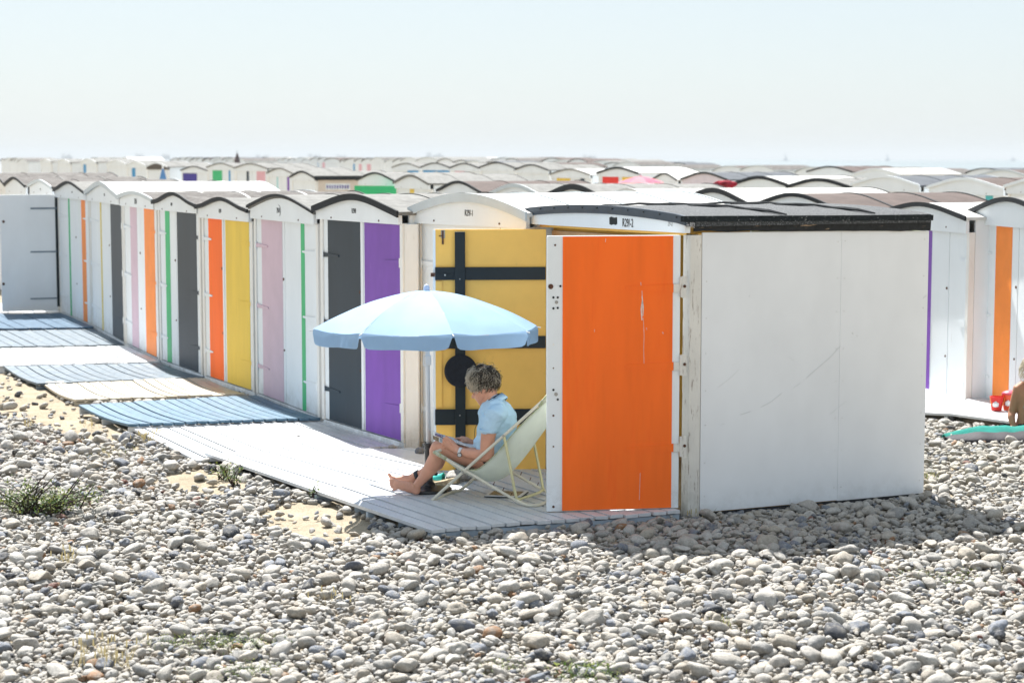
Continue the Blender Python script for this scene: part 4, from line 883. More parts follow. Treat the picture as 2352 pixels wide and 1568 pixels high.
C_ = [(585, 932), (680, 985), (790, 1066), (900, 1128), (990, 1165), (1075, 1172), (1165, 1135), (1245, 1060), (1345, 935), (1465, 765), (1580, 600), (1690, 420)]
e3 = smoothpts([r6(x, y, .012) for x, y in E_], 3); c3 = smoothpts([r6(x, y, CW * .46) for x, y in C_], 3); b = MB(); nt_ = 12; vs = []
for a_, c_ in zip(e3, c3):
    f_ = a_ + LC * (CW - .024)
    for k in range(nt_ + 1):
        t = k / nt_; mid = a_.lerp(f_, .5); s_ = 1 - abs(2 * t - 1) ** 2.3; vs.append(a_.lerp(f_, t) + (c_ - mid) * s_ - CO)
b.add(vs, [(j * (nt_ + 1) + k, j * (nt_ + 1) + k + 1, (j + 1) * (nt_ + 1) + k + 1, (j + 1) * (nt_ + 1) + k) for j in range(len(e3) - 1) for k in range(nt_)])
so = b.build('sling', SLING, ch, smooth=True); so.modifiers.new('t', 'SOLIDIFY').thickness = .003
b = MB(); b.tube([p_ - CO + LT * -.001 for p_ in smoothpts([r6(x, y, .012) for x, y in E_[3:]], 3)], .0042, 5); b.build('printed_hem', PRINT, so)
b = MB(); b.tube([r6(530, 910, -.001) - CO, r6(585, 942, -.001) - CO, r6(640, 975, -.001) - CO], [.0135, .0138, .0125], 10); b.build('cloth_wrap', PRINT, ch, smooth=True)
b = MB(); b.tube([r6(1470, 500, .0) - CO, r6(1560, 405, .0) - CO, topn - CO + BK * .02], [.012, .02, .024], 8); b.build('rolled_hem', PRINT, so, smooth=True)

# ------------------------------------------------------------------ the reader
def skin_mat(name='tanned_skin', col=(.70, .35, .235)):
    m = mat(name, col, .5, .08, 9, bump=.12, bscale=90, dirt=tuple(x * .72 for x in col), dirt_amt=.35, dirt_scale=5, dirt_lo=.5, dirt_w=.2, spec=.35)
    b = m.node_tree.nodes['Principled BSDF']; b.inputs['Subsurface Weight'].default_value = .12; b.inputs['Subsurface Radius'].default_value = (.012, .005, .003); return m
SKIN = skin_mat(); HO = .235
pe = thing('person', 'woman with short curly grey-blond hair and pale blue polo shirt reading in deck chair', 'person', (r6(1010, 1040, HO).x, r6(1010, 1040, HO).y, .30)); PO = pe.location.copy()
def q6(x, y, o): return r6(x, y, o) - PO
def remesh(o, vox, sm=6, f=.5):
    a_ = o.modifiers.new('remesh', 'REMESH'); a_.mode = 'VOXEL'; a_.voxel_size = vox; a_.use_smooth_shade = True
    s_ = o.modifiers.new('smooth', 'SMOOTH'); s_.iterations = sm; s_.factor = f; return o
B_ = MB()
def L(rings, n=16): B_.loft([(q6(x, y, o), a, b) for (x, y, o, a, b) in rings], LT, n)
# torso, neck
L([(1020, 985, HO, .115, .165), (1050, 880, HO, .115, .150), (1080, 760, HO, .118, .150), (1098, 640, HO, .118, .165), (1105, 560, HO, .098, .165), (1090, 500, HO, .065, .10)], 24)
L([(1075, 500, HO, .056, .056), (1050, 440, HO, .050, .050), (1025, 380, HO, .052, .052), (1010, 340, HO, .055, .058)])
# head
B_.loft([(q6(1010, 330, HO), .070, .062), (q6(1000, 285, HO), .086, .074), (q6(985, 245, HO), .088, .076), (q6(975, 215, HO), .070, .062)], LT, 24)
L([(985, 330, HO, .075, .066), (955, 385, HO, .056, .058), (948, 430, HO, .044, .048), (958, 465, HO, .028, .032)])       # face to chin
L([(1025, 395, HO - .040, .020, .014), (990, 455, HO - .030, .018, .014), (960, 473, HO, .016, .016)]); L([(1025, 395, HO + .04, .020, .014), (990, 455, HO + .03, .018, .014), (960, 473, HO, .016, .016)])
L([(893, 372, HO, .010, .010), (884, 400, HO, .011, .012), (880, 418, HO, .013, .015)])      # nose
B_.ball(q6(887, 421, HO - .010), .0085, 6); B_.ball(q6(887, 421, HO + .010), .0085, 6)
B_.ball(q6(888, 350, HO), (.02, .035, .016), 8)                              # brow
for s_ in (-1, 1):
    B_.ball(q6(918, 400, HO + s_ * .034), .019, 8); B_.ball(q6(905, 383, HO + s_ * .028), .012, 6)
L([(915, 438, HO - .018, .006, .006), (909, 440, HO, .008, .007), (915, 438, HO + .018, .006, .006)]); L([(922, 450, HO - .015, .006, .006), (917, 453, HO, .008, .007), (922, 450, HO + .015, .006, .006)])
B_.ball(q6(950, 476, HO), .017, 8)
for s_ in (-1, 1): L([(972, 330, HO + s_ * .066, .012, .007), (975, 358, HO + s_ * .070, .017, .007), (972, 388, HO + s_ * .064, .009, .006)])
# near arm (resting on thigh), far arm
NS = .058; FS = HO + .185
L([(1100, 575, HO - .12, .058, .05), (1072, 590, NS + .01, .060, .050), (1035, 680, NS, .056, .047), (1012, 780, NS, .053, .045), (1005, 880, NS, .051, .040), (1012, 935, NS, .047, .038)])
L([(1022, 955, NS, .034, .034), (990, 950, NS, .043, .036), (920, 938, NS + .002, .040, .034), (840, 925, NS + .005, .034, .029), (780, 913, NS + .012, .027, .023), (745, 903, NS + .018, .024, .027)])
L([(1110, 560, HO + .12, .058, .05), (1085, 590, FS - .01, .058, .050), (1045, 690, FS, .052, .045), (1005, 790, FS, .048, .042), (985, 850, FS - .01, .043, .04), (935, 850, FS - .03, .038, .034), (880, 835, FS - .05, .030, .028), (845, 822, FS - .065, .024, .024)])
# near hand
hw = NS + .022
L([(745, 902, hw, .026, .022), (715, 880, hw + .004, .034, .020), (680, 850, hw + .010, .040, .019), (650, 828, hw + .014, .040, .017)], 16)
def finger(pts, r0, r1):
    k_ = len(pts); B_.loft([(q6(x, y, o), r0 + (r1 - r0) * i / (k_ - 1), r0 + (r1 - r0) * i / (k_ - 1)) for i, (x, y, o) in enumerate(pts)], LT, 10)
finger([(712, 858, hw - .004), (682, 820, hw - .006), (658, 792, hw + .002), (638, 775, hw + .012)], .0135, .0095)      # thumb over the page
finger([(655, 805, hw + .01), (622, 790, hw + .004), (608, 800, hw + .022), (618, 812, hw + .045)], .0105, .008)
finger([(648, 828, hw + .012), (614, 816, hw + .006), (603, 828, hw + .026), (618, 838, hw + .05)], .0105, .008)
finger([(652, 850, hw + .012), (620, 843, hw + .008), (608, 852, hw + .026), (622, 860, hw + .048)], .010, .0078)
finger([(662, 872, hw + .010), (634, 868, hw + .008), (622, 876, hw + .022), (634, 884, hw + .04)], .009, .007)
# far hand
hf = FS - .07
L([(848, 822, hf, .024, .022), (815, 806, hf - .01, .026, .026), (780, 796, hf - .02, .022, .030)], 14)
for k in range(4): finger([(785, 796, hf - .04 + .018 * k), (750, 788 + 2 * k, hf - .045 + .018 * k), (725, 790 + 3 * k, hf - .045 + .018 * k), (708, 800 + 2 * k, hf - .042 + .016 * k)], .010, .0075)
finger([(815, 815, hf - .035), (790, 818, hf - .055), (765, 820, hf - .06)], .011, .0085)
# legs
NL = HO - .080; FL_ = HO + .095
for (o, dx, dy, near) in ((NL, 0, 0, True), (FL_, 30, -14, False)):
    L([(1030 + dx, 985 + dy, o, .092, .082), (940 + dx, 968 + dy, o, .082, .076), (830 + dx, 955 + dy, o - (.005 if near else 0), .070, .066), (720 + dx, 918 + dy, o - .005, .062, .058), (630 + dx, 880 + dy, o - .005, .056, .056), (565 + dx, 868 + dy, o, .050, .052)], 20)
    if near:
        L([(560, 862, o, .046, .046), (548, 895, o, .050, .048), (552, 940, o, .052, .050), (540, 985, o, .058, .053), (518, 1030, o, .058, .052), (480, 1085, o - .002, .049, .045), (435, 1140, o - .004, .038, .036), (385, 1198, o - .006, .030, .031), (362, 1232, o - .006, .032, .032)], 20)
        L([(372, 1255, o - .006, .034, .029), (350, 1240, o - .006, .036, .030), (300, 1225, o - .012, .038, .028), (255, 1213, o - .016, .036, .026), (205, 1204, o - .020, .034, .022), (188, 1203, o - .02, .031, .018)], 16)
        for k, (x0, y0, x1, y1, rr) in enumerate(((195, 1172, 140, 1164, .0135), (190, 1190, 137, 1188, .0095), (190, 1206, 141, 1208, .009), (194, 1222, 150, 1228, .0085), (202, 1238, 166, 1250, .0085))):
            oo = o - .008 - .012 * k / 2; B_.loft([(q6(x0, y0, oo), rr, rr), (q6((x0 + x1) / 2, (y0 + y1) / 2 - 4, oo), rr * .9, rr * .9), (q6(x1 + 6, y1, oo), rr * 1.08, rr * 1.02), (q6(x1, y1 + 2, oo), rr * .95, rr * .9)], LT, 10)
    else:
        L([(585, 850, o, .046, .046), (580, 900, o, .050, .048), (575, 960, o, .056, .050), (550, 1015, o, .056, .050), (500, 1060, o, .045, .042), (430, 1100, o, .034, .034), (370, 1128, o, .030, .030), (335, 1140, o, .030, .030)], 18)
        L([(350, 1160, o, .032, .028), (310, 1152, o, .030, .028), (250, 1150, o, .024, .028), (190, 1152, o, .020, .028), (165, 1155, o, .018, .03)], 14)
        for k, (x0, y0, x1, y1, rr) in enumerate(((170, 1146, 126, 1112, .0135), (168, 1150, 132, 1132, .009), (168, 1154, 134, 1140, .009), (170, 1158, 140, 1150, .0085), (174, 1162, 150, 1156, .0085))):
            oo = o - .02 + .013 * k; finger([(x0, y0, oo), ((x0 + x1) / 2 - 6, (y0 + y1) / 2 + 4, oo), (x1, y1, oo)], rr, rr * .9)
body = remesh(B_.build('body', SKIN, pe, smooth=True), .0038, 4, .5)
# eyes, lips
for s_ in (-1, 1):
    b = MB(); b.ball(q6(897, 384, HO + s_ * .030), .0078, 8); b.build('eyelid', mat('eyelid_skin', (.36, .16, .12), .5), body, smooth=True)
b = MB(); b.tube([q6(911, 445, HO - .02), q6(905, 446, HO), q6(911, 445, HO + .02)], .0028, 6); b.build('lips', mat('lip', (.36, .10, .09), .4), body, smooth=True)
for i, (x, y, k_) in enumerate(((142, 1160, 0), (135, 1185, 1), (139, 1204, 2), (147, 1224, 3), (163, 1246, 4))):
    b = MB(); b.ball(q6(x, y, NL - .016 - .006 * k_), (.005, .005, .004), 5); b.build('toenail', mat('toenail', (.66, .42, .36), .3), body, smooth=True)
b = MB(); cA = q6(352, 1215, NL - .006); ax_ = (q6(362, 1232, NL) - q6(435, 1140, NL)).normalized(); 
# shirt
SHIRT = mat('pale_blue_pique', (.50, .70, .86), .85, .04, 8, bump=.35, bscale=18, spec=.1)
B_ = MB()
L([(1050, 915, HO, .112, .165), (1056, 880, HO, .130, .172), (1080, 770, HO, .132, .166), (1102, 650, HO, .134, .178), (1110, 570, HO, .116, .182), (1100, 515, HO, .085, .13), (1085, 478, HO, .066, .080)], 28)
L([(1010, 700, HO - .07, .050, .06), (1000, 740, HO - .06, .055, .06)]); L([(1010, 700, HO + .07, .050, .06), (1000, 740, HO + .06, .055, .06)])
L([(1100, 500, HO - .07, .050, .05), (1065, 512, HO - .085, .055, .05), (1030, 535, HO - .07, .055, .05)]); L([(1100, 500, HO + .07, .050, .05), (1065, 512, HO + .085, .055, .05), (1030, 535, HO + .07, .055, .05)]); L([(1060, 490, HO, .070, .075), (1020, 520, HO, .060, .072), (1010, 560, HO, .07, .10)]); L([(935, 800, HO, .030, .10), (945, 850, HO, .040, .11)])
L([(1108, 560, HO - .12, .072, .06), (1075, 580, NS + .005, .072, .062), (1040, 650, NS, .067, .056), (1020, 700, NS, .064, .054)], 20)
L([(1115, 555, HO + .12, .072, .06), (1085, 580, FS - .005, .070, .062), (1050, 650, FS, .066, .056), (1025, 705, FS, .064, .056)], 20)
shirt = B_.build('polo_shirt', SHIRT, pe, smooth=True); remesh(shirt, .005, 4, .5)
dt = bpy.data.textures.new('cloth_folds', 'CLOUDS'); dt.noise_scale = .06; ds = shirt.modifiers.new('folds', 'DISPLACE'); ds.texture = dt; ds.strength = .022; ds.mid_level = .5
# sleeve hem and collar
def ring(name, ctr, t, ra, rb, w_, m, parent, th=.003, n=24, lat=LT):
    t = t.normalized(); l_ = (lat - t * lat.dot(t)).normalized(); s_ = t.cross(l_); b = MB(); vs = []
    for z0, r_ in ((-w_ / 2, 0), (w_ / 2, 0), (w_ / 2, th), (-w_ / 2, th)):
        for j in range(n): an = 2 * math.pi * j / n; vs.append(ctr + t * z0 + s_ * (ra + r_) * math.cos(an) + l_ * (rb + r_) * math.sin(an))
    b.add(vs, [(a_ * n + j, a_ * n + (j + 1) % n, ((a_ + 1) % 4) * n + (j + 1) % n, ((a_ + 1) % 4) * n + j) for a_ in range(4) for j in range(n)]); return b.build(name, m, parent, smooth=True)
ring('sleeve_hem', q6(1012, 722, NS), q6(1012, 780, 0) - q6(1016, 700, 0), .0525 + .006, .052, .022, SHIRT, shirt, .005)
b = MB(); n_ = 28; vs = []
cb_ = q6(1098, 468, HO); axn = (q6(1040, 390, HO) - q6(1100, 500, HO)).normalized(); sg = axn.cross(LT).normalized()
if sg.dot(BK) < 0: sg = -sg
for j in range(n_ + 1):
    an = R(-152) + R(304) * j / n_            # open at the throat
    fr = math.cos(an); la = math.sin(an)
    for (rr, hh) in ((.062, .0), (.070, .030), (.088, -.012), (.084, -.020)):
        vs.append(cb_ + sg * rr * fr * 1.08 + LT * rr * la + axn * (hh + .014 * fr) - sg * .012)
b.add(vs, [(j * 4 + k, j * 4 + k + 1, (j + 1) * 4 + k + 1, (j + 1) * 4 + k) for j in range(n_) for k in range(3)]); col_ = b.build('collar', SHIRT, shirt, smooth=True); col_.modifiers.new('t', 'SOLIDIFY').thickness = .003
STRAP = mat('black_swimsuit_cloth', (.012, .014, .022), .6)
ring('halter_strap', q6(1062, 432, HO) , (q6(1020, 372, HO) - q6(1062, 440, HO)), .056, .056, .012, STRAP, pe)
b = MB(); kn = q6(1112, 398, HO); b.ball(kn, .011, 6)
for pp in ([(0, 0), (22, -16), (34, -4), (20, 6), (0, 0)], [(0, 0), (-20, -8), (-28, 4), (-10, 6), (0, 0)], [(0, 0), (18, 14), (24, 30)], [(0, 0), (4, 18), (-2, 34)]):
    b.tube([q6(1112 + x, 398 + y, HO) for x, y in pp], .003, 5)
b.build('strap_bow', STRAP, pe, smooth=True)
b = MB(); b.tube(smoothpts([q6(915, 668, HO - .06), q6(900, 690, HO - .07), q6(893, 740, HO - .07), q6(891, 795, HO - .07)], 4), .0022, 5); b.ball(q6(891, 800, HO - .07), .006, 5); b.build('cord', STRAP, pe)
B_ = MB(); L([(1060, 975, HO, .118, .165), (1020, 975, HO, .100, .160)], 20); sw = B_.build('swimsuit_bottom', STRAP, pe, smooth=True)
ring('ankle_band', q6(384, 1120, FL_), q6(335, 1140, FL_) - q6(430, 1100, FL_), .033, .033, .03, mat('black_neoprene', (.03, .035, .045), .5), pe, .004)
b = MB(); cA = q6(352, 1222, NL - .006); b_pts = []
for j in range(21): an = 2 * math.pi * j / 20; b_pts.append(q6(330 + 20 * math.cos(an) + 22 * math.sin(an), 1212 - 50 * math.cos(an) * 0 + 34 * math.sin(an), NL - .008 - .036 * math.cos(an)))
b.tube(b_pts, .0013, 4, caps=False); b.build('anklet', mat('thin_gold_chain', (.5, .28, .10), .3, metal=.8), pe)
# watch
tw_ = q6(790, 917, 0) - q6(745, 903, 0); ring('watch_strap', q6(765, 909, NS + .014), tw_, .0275, .0275, .020, mat('white_leather', (.75, .76, .76), .5), pe, .003)
wf = q6(757, 937, NS - .016); wn = (C0 - (wf + PO)).normalized(); wn = (wn * .8 + Vector((0, 0, -.25)) - LT * .3).normalized(); b = MB(); b.tube([wf - wn * .004, wf + wn * .004], .0165, 18); wc = b.build('watch_case', BLACK, pe); b = MB(); b.tube([wf + wn * .0042, wf + wn * .0055], .0135, 18); b.build('watch_face', mat('silver_dial', (.6, .6, .58), .4), wc)
# hair: soft cap of clumps plus many curled strands
HAIRD = mat('dark_blond_hair', (.06, .042, .026), .55, .35, 30, spec=.4); HAIRL = mat('grey_blond_hair', (.66, .57, .44), .5, .2, 30, spec=.5)
hc = q6(975, 262, HO); HR = .108
DN = (q6(880, 430, HO) - q6(1000, 200, HO)).normalized()
def keep(d_):
    p_ = hc + d_ * HR; u, v = proj(p_ + PO); X = (u - 861.3) / .2563; Y = (v - 803.9) / .2563
    lim = 392 - max(0, X - 880) * .42 if X < 965 else (335 if X < 985 else 384 - (X - 985) * .02)
    return Y < lim and d_.z > -.62
b = MB(); hr = random.Random(5)
bm = bmesh.new(); bmesh.ops.create_icosphere(bm, subdivisions=4, radius=1); dl = [v_ for v_ in bm.verts if not keep(v_.co.normalized())]; bmesh.ops.delete(bm, geom=dl, context='VERTS')
for v_ in bm.verts:
    d_ = v_.co.normalized(); k_ = 1 + .07 * noise.noise(d_ * 5) + .04 * noise.noise(d_ * 12); f_ = Vector((d_.dot(BK), d_.dot(LT), d_.z)); rad = .095 * k_
    v_.co = hc + BK * f_.x * rad * 1.14 + LT * f_.y * rad * .88 + Vector((0, 0, f_.z * rad * 1.02))
me = bpy.data.meshes.new('hair'); bm.to_mesh(me); bm.free(); me.materials.append(HAIRD); me.polygons.foreach_set('use_smooth', [True] * len(me.polygons)); hair = link('hair', me, pe)
for nm, m_, N_, frac in (('curls', HAIRD, 1100, 0), ('light_curls', HAIRL, 1700, 1)):
    b = MB(); k_ = 0
    while k_ < N_:
        d_ = Vector((hr.gauss(0, 1), hr.gauss(0, 1), hr.gauss(0, 1))).normalized()
        if not keep(d_): continue
        fr = -d_.dot(BK)
        if not frac and fr > .35 and hr.random() < .75: continue
        if frac and hr.random() > .12 + .88 * max(0, min(1, fr * 1.3 + .2 - d_.z * .5)): continue
        base = hc + BK * d_.dot(BK) * .0955 * 1.13 + LT * d_.dot(LT) * .0955 * .87 + Vector((0, 0, d_.z * .097))
        tdir = (DN - d_ * DN.dot(d_)).normalized() if abs(DN.dot(d_)) < .97 else LT
        tdir = (tdir + Vector((hr.gauss(0, .45), hr.gauss(0, .45), hr.gauss(0, .3)))); tdir = (tdir - d_ * tdir.dot(d_)).normalized(); sd_ = d_.cross(tdir)
        Ln = hr.uniform(.035, .075); am = hr.uniform(.004, .009); fq = hr.uniform(4, 7); ph = hr.uniform(0, 6); lift = hr.uniform(.004, .016) if hr.random() < .85 else hr.uniform(.02, .034); pts = []
        for j in range(8):
            t = j / 7; pts.append(base + tdir * Ln * t + sd_ * am * math.sin(fq * t + ph) + d_ * (lift * math.sin(math.pi * t * .75) + am * .5 * math.cos(fq * t + ph)) - d_ * (Ln * t) ** 2 / .2)
        b.tube(pts, [.0013] * 3 + [.0012] * 3 + [.0008, .0004], 4, caps=False); k_ += 1
    b.build(nm, m_, hair, smooth=True)

# magazine in her hands
PAGE = mat('glossy_page', (.74, .75, .76), .35, .04, 20, spec=.5); PINK_ = mat('page_print', (.22, .22, .26), .5, .4, 60); PIC = mat('cover_picture', (.42, .32, .20), .45, .5, 40, dirt=(.05, .05, .06), dirt_amt=1, dirt_scale=60, dirt_lo=.5); VIO = mat('violet_print', (.22, .19, .33), .4, .2, 30)
mg = thing('magazine', 'open magazine held on the reader knees', 'magazine', r6(700, 800, .22)); MO = mg.location.copy()
def sheet(name, q4, m, th=.002, bend=.0, parent=None, n=8):
    A, B, C2, D = q4; nn = (B - A).cross(D - A).normalized(); b = MB(); vs = []
    for sgn in (0, th):
        for i in range(n + 1):
            t = i / n
            for (P0, P1) in ((A, B), (D, C2)): vs.append(P0.lerp(P1, t) + nn * (bend * math.sin(math.pi * t) + sgn) - MO)
    k_ = 2 * (n + 1); f = []
    for i in range(n): f += [(2 * i, 2 * i + 1, 2 * i + 3, 2 * i + 2), (k_ + 2 * i, k_ + 2 * i + 2, k_ + 2 * i + 3, k_ + 2 * i + 1), (2 * i, 2 * i + 2, k_ + 2 * i + 2, k_ + 2 * i), (2 * i + 1, k_ + 2 * i + 1, k_ + 2 * i + 3, 2 * i + 3)]
    f += [(0, k_, k_ + 1, 1), (2 * n, 2 * n + 1, k_ + 2 * n + 1, k_ + 2 * n)]
    b.add(vs, f); return b.build(name, m, parent or mg)
P1 = [r6(487, 706, .33), r6(700, 790, .33), r6(842, 872, .12), r6(590, 756, .10)]
s1_ = sheet('left_page', [r6(484, 704, .36), r6(690, 778, .36), r6(838, 862, .12), r6(596, 770, .12)], PAGE, .003, .006)
s2_ = sheet('cover', [r6(515, 762, .10), r6(604, 790, .085), r6(604, 832, .085), r6(522, 800, .10)], PAGE, .002, 0)
sheet('cover_photo', [r6(518, 764, .098), r6(572, 782, .09), r6(573, 822, .09), r6(524, 800, .098)], PIC, .001, 0, s2_)
sheet('cover_text', [r6(578, 785, .083), r6(602, 792, .082), r6(602, 826, .082), r6(579, 820, .083)], mat('blue_grey_print', (.30, .36, .42), .5), .001, 0, s2_)
sheet('violet_panel', [r6(533, 742, .14), r6(612, 764, .12), r6(612, 792, .12), r6(536, 764, .14)], VIO, .001, 0, s1_)
s3_ = sheet('right_page', [r6(690, 776, .38), r6(895, 838, .38), r6(885, 888, .16), r6(838, 862, .14)], PAGE, .003, .004)
sheet('curled_page', [r6(700, 812, .20), r6(828, 850, .20), r6(832, 892, .12), r6(760, 868, .12)], PAGE, .002, .008)
for i in range(3): sheet('text_column', [r6(720 + 36 * i, 800 + 17 * i, .26), r6(742 + 36 * i, 808 + 17 * i, .26), r6(757 + 34 * i, 826 + 15 * i, .17), r6(735 + 34 * i, 819 + 15 * i, .17)], mat('grey_text_print', (.45, .46, .48), .6, .4, 150), .0045, .006, s1_)
tag(mg)

# second magazine on the deck, sandals, stones
def ground_thing(u, v, z_=.08): return G(u, v, z_)
m2 = thing('magazine', 'magazine with dark edge lying flat on the deck under the chair', 'magazine', G(1165, 1138, .082)); O2 = m2.location.copy()
cs_ = [G(1112, 1141, .082), G(1197, 1143.5, .082), G(1214, 1131, .082), G(1128, 1129, .082)]
for nm, z0, z1, m_, k_ in (('cover', 0, .006, BLACK, 1), ('pages', .0065, .012, PAGE, .97), ('picture', .0125, .0135, PIC, .8)):
    b = MB(); cc = sum(cs_, Vector()) / 4; pts = [(cc + (p_ - cc) * k_) - O2 for p_ in cs_]; b.hexa([p_ + Vector((0, 0, z0)) for p_ in pts] + [p_ + Vector((0, 0, z1)) for p_ in pts]); b.build(nm, m_, m2)
TEALC = mat('teal_canvas', (.04, .42, .36), .8, .1, 20, bump=.2); JUTE = mat('jute_sole', (.42, .34, .22), .9, .2, 50, bump=.8, bscale=160)
def sandal(label, u, v, rot, tilt=0):
    o = G(u, v, .082); t = thing('sandal', label, 'sandal', o, 'teal slip-on sandals by the parasol foot'); t.rotation_euler = (0, 0, R(rot))
    prof = [(-.12, .028), (-.09, .036), (-.03, .036), (.03, .032), (.09, .040), (.12, .034), (.12, -.034), (.09, -.038), (.03, -.032), (-.03, -.036), (-.09, -.036), (-.12, -.028)]
    b = MB(); k_ = len(prof); vs = [(x, y, 0) for x, y in prof] + [(x, y, .018 + .028 * max(0, (x + .02) / .14)) for x, y in prof]
    b.add(vs, [tuple(range(k_))[::-1], tuple(range(k_, 2 * k_))] + [(i, (i + 1) % k_, (i + 1) % k_ + k_, i + k_) for i in range(k_)]); b.build('sole', JUTE, t, bevel=.005)
    b = MB(); vs = []; n_ = 10
    for i in range(9):
        x = -.115 + .115 * i / 8; hw_ = .037 * min(1, .35 + (i / 8) ** .6 * .9); hh = .012 + .042 * (i / 8) ** .8; zb_ = .018 + .028 * max(0, (x + .02) / .14)
        for j in range(n_ + 1): an = math.pi * j / n_; vs.append((x, hw_ * math.cos(an), zb_ + hh * math.sin(an)))
    b.add(vs, [(i * (n_ + 1) + j, i * (n_ + 1) + j + 1, (i + 1) * (n_ + 1) + j + 1, (i + 1) * (n_ + 1) + j) for i in range(8) for j in range(n_)]); u_ = b.build('upper', TEALC, t, smooth=True); u_.modifiers.new('t', 'SOLIDIFY').thickness = .003
sandal('teal slip-on sandal farther from the parasol base, jute sole', 1019, 1107, -18); sandal('teal slip-on sandal half hidden behind the parasol tube', 992, 1114, -8)
def rock(label, u, v, z_, r, k, rot=0, sc=(1, 1, 1)):
    o = link('stone', SMS[k]); p_ = G(u, v, z_); o.location = p_ + Vector((0, 0, r * .45)); o.scale = (r * sc[0], r * sc[1], r * sc[2]); o.rotation_euler = (0, 0, R(rot)); tag(o, label, 'stone')
rock('grey stone on the deck just right of the teal sandals', 1050, 1104, .08, .085, 4, 10); rock('rounded stone on the deck under the front of the sling', 1082, 1101, .08, .072, 7, 60)
rock('small tan stone on the deck left of the parasol tube', 965, 1040, .07, .045, 2, 20); rock('pale stone standing on the deck behind the parasol pole', 987, 1031, .07, .055, 5, 0, (.7, .7, 1.4))
rock('tiny dark stone on the white deck, left of the parasol', 686, 1003, .05, .018, 3); rock('flat stone in the corner before the charcoal door', 748, 968, .06, .05, 9, 0, (1, 1, .5))

# ------------------------------------------------------------------ right edge: woman, towel, buckets
def r8(x, y, yy): return PY(2009.7 + .2563 * x, 803.9 + .2563 * y, yy)
Y2 = 16.9
b = MB()
tp = [(622, 768), (700, 722), (800, 690), (960, 680), (1120, 690), (1330, 722), (1480, 740), (1480, 830), (1335, 822), (1215, 843), (1150, 785), (1100, 745), (1020, 742), (900, 735), (800, 722), (700, 738)]
def lump(name, u0, u1, v, zt, wid, m, label, cat):
    A = G(u0, v, .03); Bq = G(u1, v - 4, .03); O_ = A.copy(); b = MB(); n_ = 26; k_ = 12; vs = []; d_ = (Bq - A); d_.z = 0; Ln = d_.length; d_.normalize(); nn = Vector((-d_.y, d_.x, 0))
    for i in range(n_ + 1):
        t = i / n_; w_ = wid * (.25 + .75 * math.sin(min(1, t * 2.2) * math.pi / 2)); h_ = zt * (.35 + .65 * math.sin(min(1, t * 2.5) * math.pi / 2))
        for j in range(k_ + 1): q = j / k_; vs.append(d_ * Ln * t + nn * w_ * (q - .5) + Vector((0, 0, h_ * math.sin(math.pi * q) ** .5 * (1 + .25 * noise.noise(Vector((t * 7, q * 4, zt * 9)))) - .01)))
    b.add(vs, [(i * (k_ + 1) + j, i * (k_ + 1) + j + 1, (i + 1) * (k_ + 1) + j + 1, (i + 1) * (k_ + 1) + j) for i in range(n_) for j in range(k_)]); o = b.build(name, m, smooth=True, loc=O_); o.modifiers.new('t', 'SOLIDIFY').thickness = .012; return tag(o, label, cat)
lump('mattress', 2172, 2420, 1008, .075, .50, mat('grey_black_mat', (.035, .033, .040), .7, .2, 6, bump=.3), 'dark grey beach mat under the turquoise towel at the right edge', 'beach mat')
tw = lump('towel', 2168, 2430, 1004, .105, .46, mat('turquoise_towel', (.012, .21, .175), .9, .12, 8, bump=.6, bscale=120), 'turquoise towel spread on the dark mat at the right edge', 'towel')
p2 = thing('person', 'blond woman in a turquoise bikini top sitting at the right frame edge, seen from behind', 'person', r8(1400, 700, Y2)); P2O = p2.location.copy()
def w8(x, y, dy): return r8(x, y, Y2 + dy) - P2O
XL = Vector((1, 0, 0)); B_ = MB()
def L8(rings, n=16, lat=XL): B_.loft([(w8(x, y, dy), a, b_) for (x, y, dy, a, b_) in rings], lat, n)
L8([(1420, 690, 0, .12, .17), (1420, 600, 0, .10, .145), (1420, 500, .0, .095, .14), (1418, 400, .0, .095, .155), (1415, 335, 0, .08, .16), (1410, 295, 0, .05, .08)], 24)
L8([(1408, 290, 0, .045, .045), (1405, 230, -.0, .045, .045)]); B_.ball(w8(1425, 150, 0), (.085, .095, .11), 12)
L8([(1330, 330, 0, .05, .06), (1285, 350, 0, .05, .052), (1262, 430, .01, .045, .045), (1245, 500, .02, .040, .040), (1228, 560, .03, .036, .036)])
L8([(1226, 560, .03, .036, .036), (1222, 600, .0, .034, .034), (1232, 650, -.03, .028, .028), (1250, 680, -.05, .024, .026), (1225, 700, -.06, .018, .03)])
for k in range(4): B_.loft([(w8(1240 - 6 * k, 690, -.06), .009, .009), (w8(1205 - 6 * k, 697 + 3 * k, -.075 - .01 * k), .008, .008), (w8(1185 - 4 * k, 704 + 3 * k, -.08 - .012 * k), .007, .007)], XL, 8)
B_.loft([(w8(1250, 680, -.05), .01, .01), (w8(1262, 700, -.09), .009, .009)], XL, 8)
L8([(1480, 340, 0, .05, .05), (1530, 420, .02, .045, .045), (1560, 540, .0, .038, .038), (1500, 640, .1, .03, .03)])
L8([(1380, 690, .05, .085, .085), (1290, 690, .35, .07, .07), (1210, 690, .62, .055, .055)], lat=Vector((0, 0, 1))); L8([(1212, 690, .62, .05, .05), (1150, 695, .50, .045, .045), (1100, 700, .42, .032, .032), (1065, 705, .40, .02, .03)], lat=Vector((0, 0, 1)))
b2 = remesh(B_.build('body', skin_mat('bronzed_skin', (.42, .20, .12)), p2, smooth=True), .007, 4)
TB = mat('turquoise_bikini', (.03, .42, .45), .6)
ring('bikini_strap', w8(1419, 502, 0), Vector((0, 0, 1)), .099, .144, .028, TB, p2)
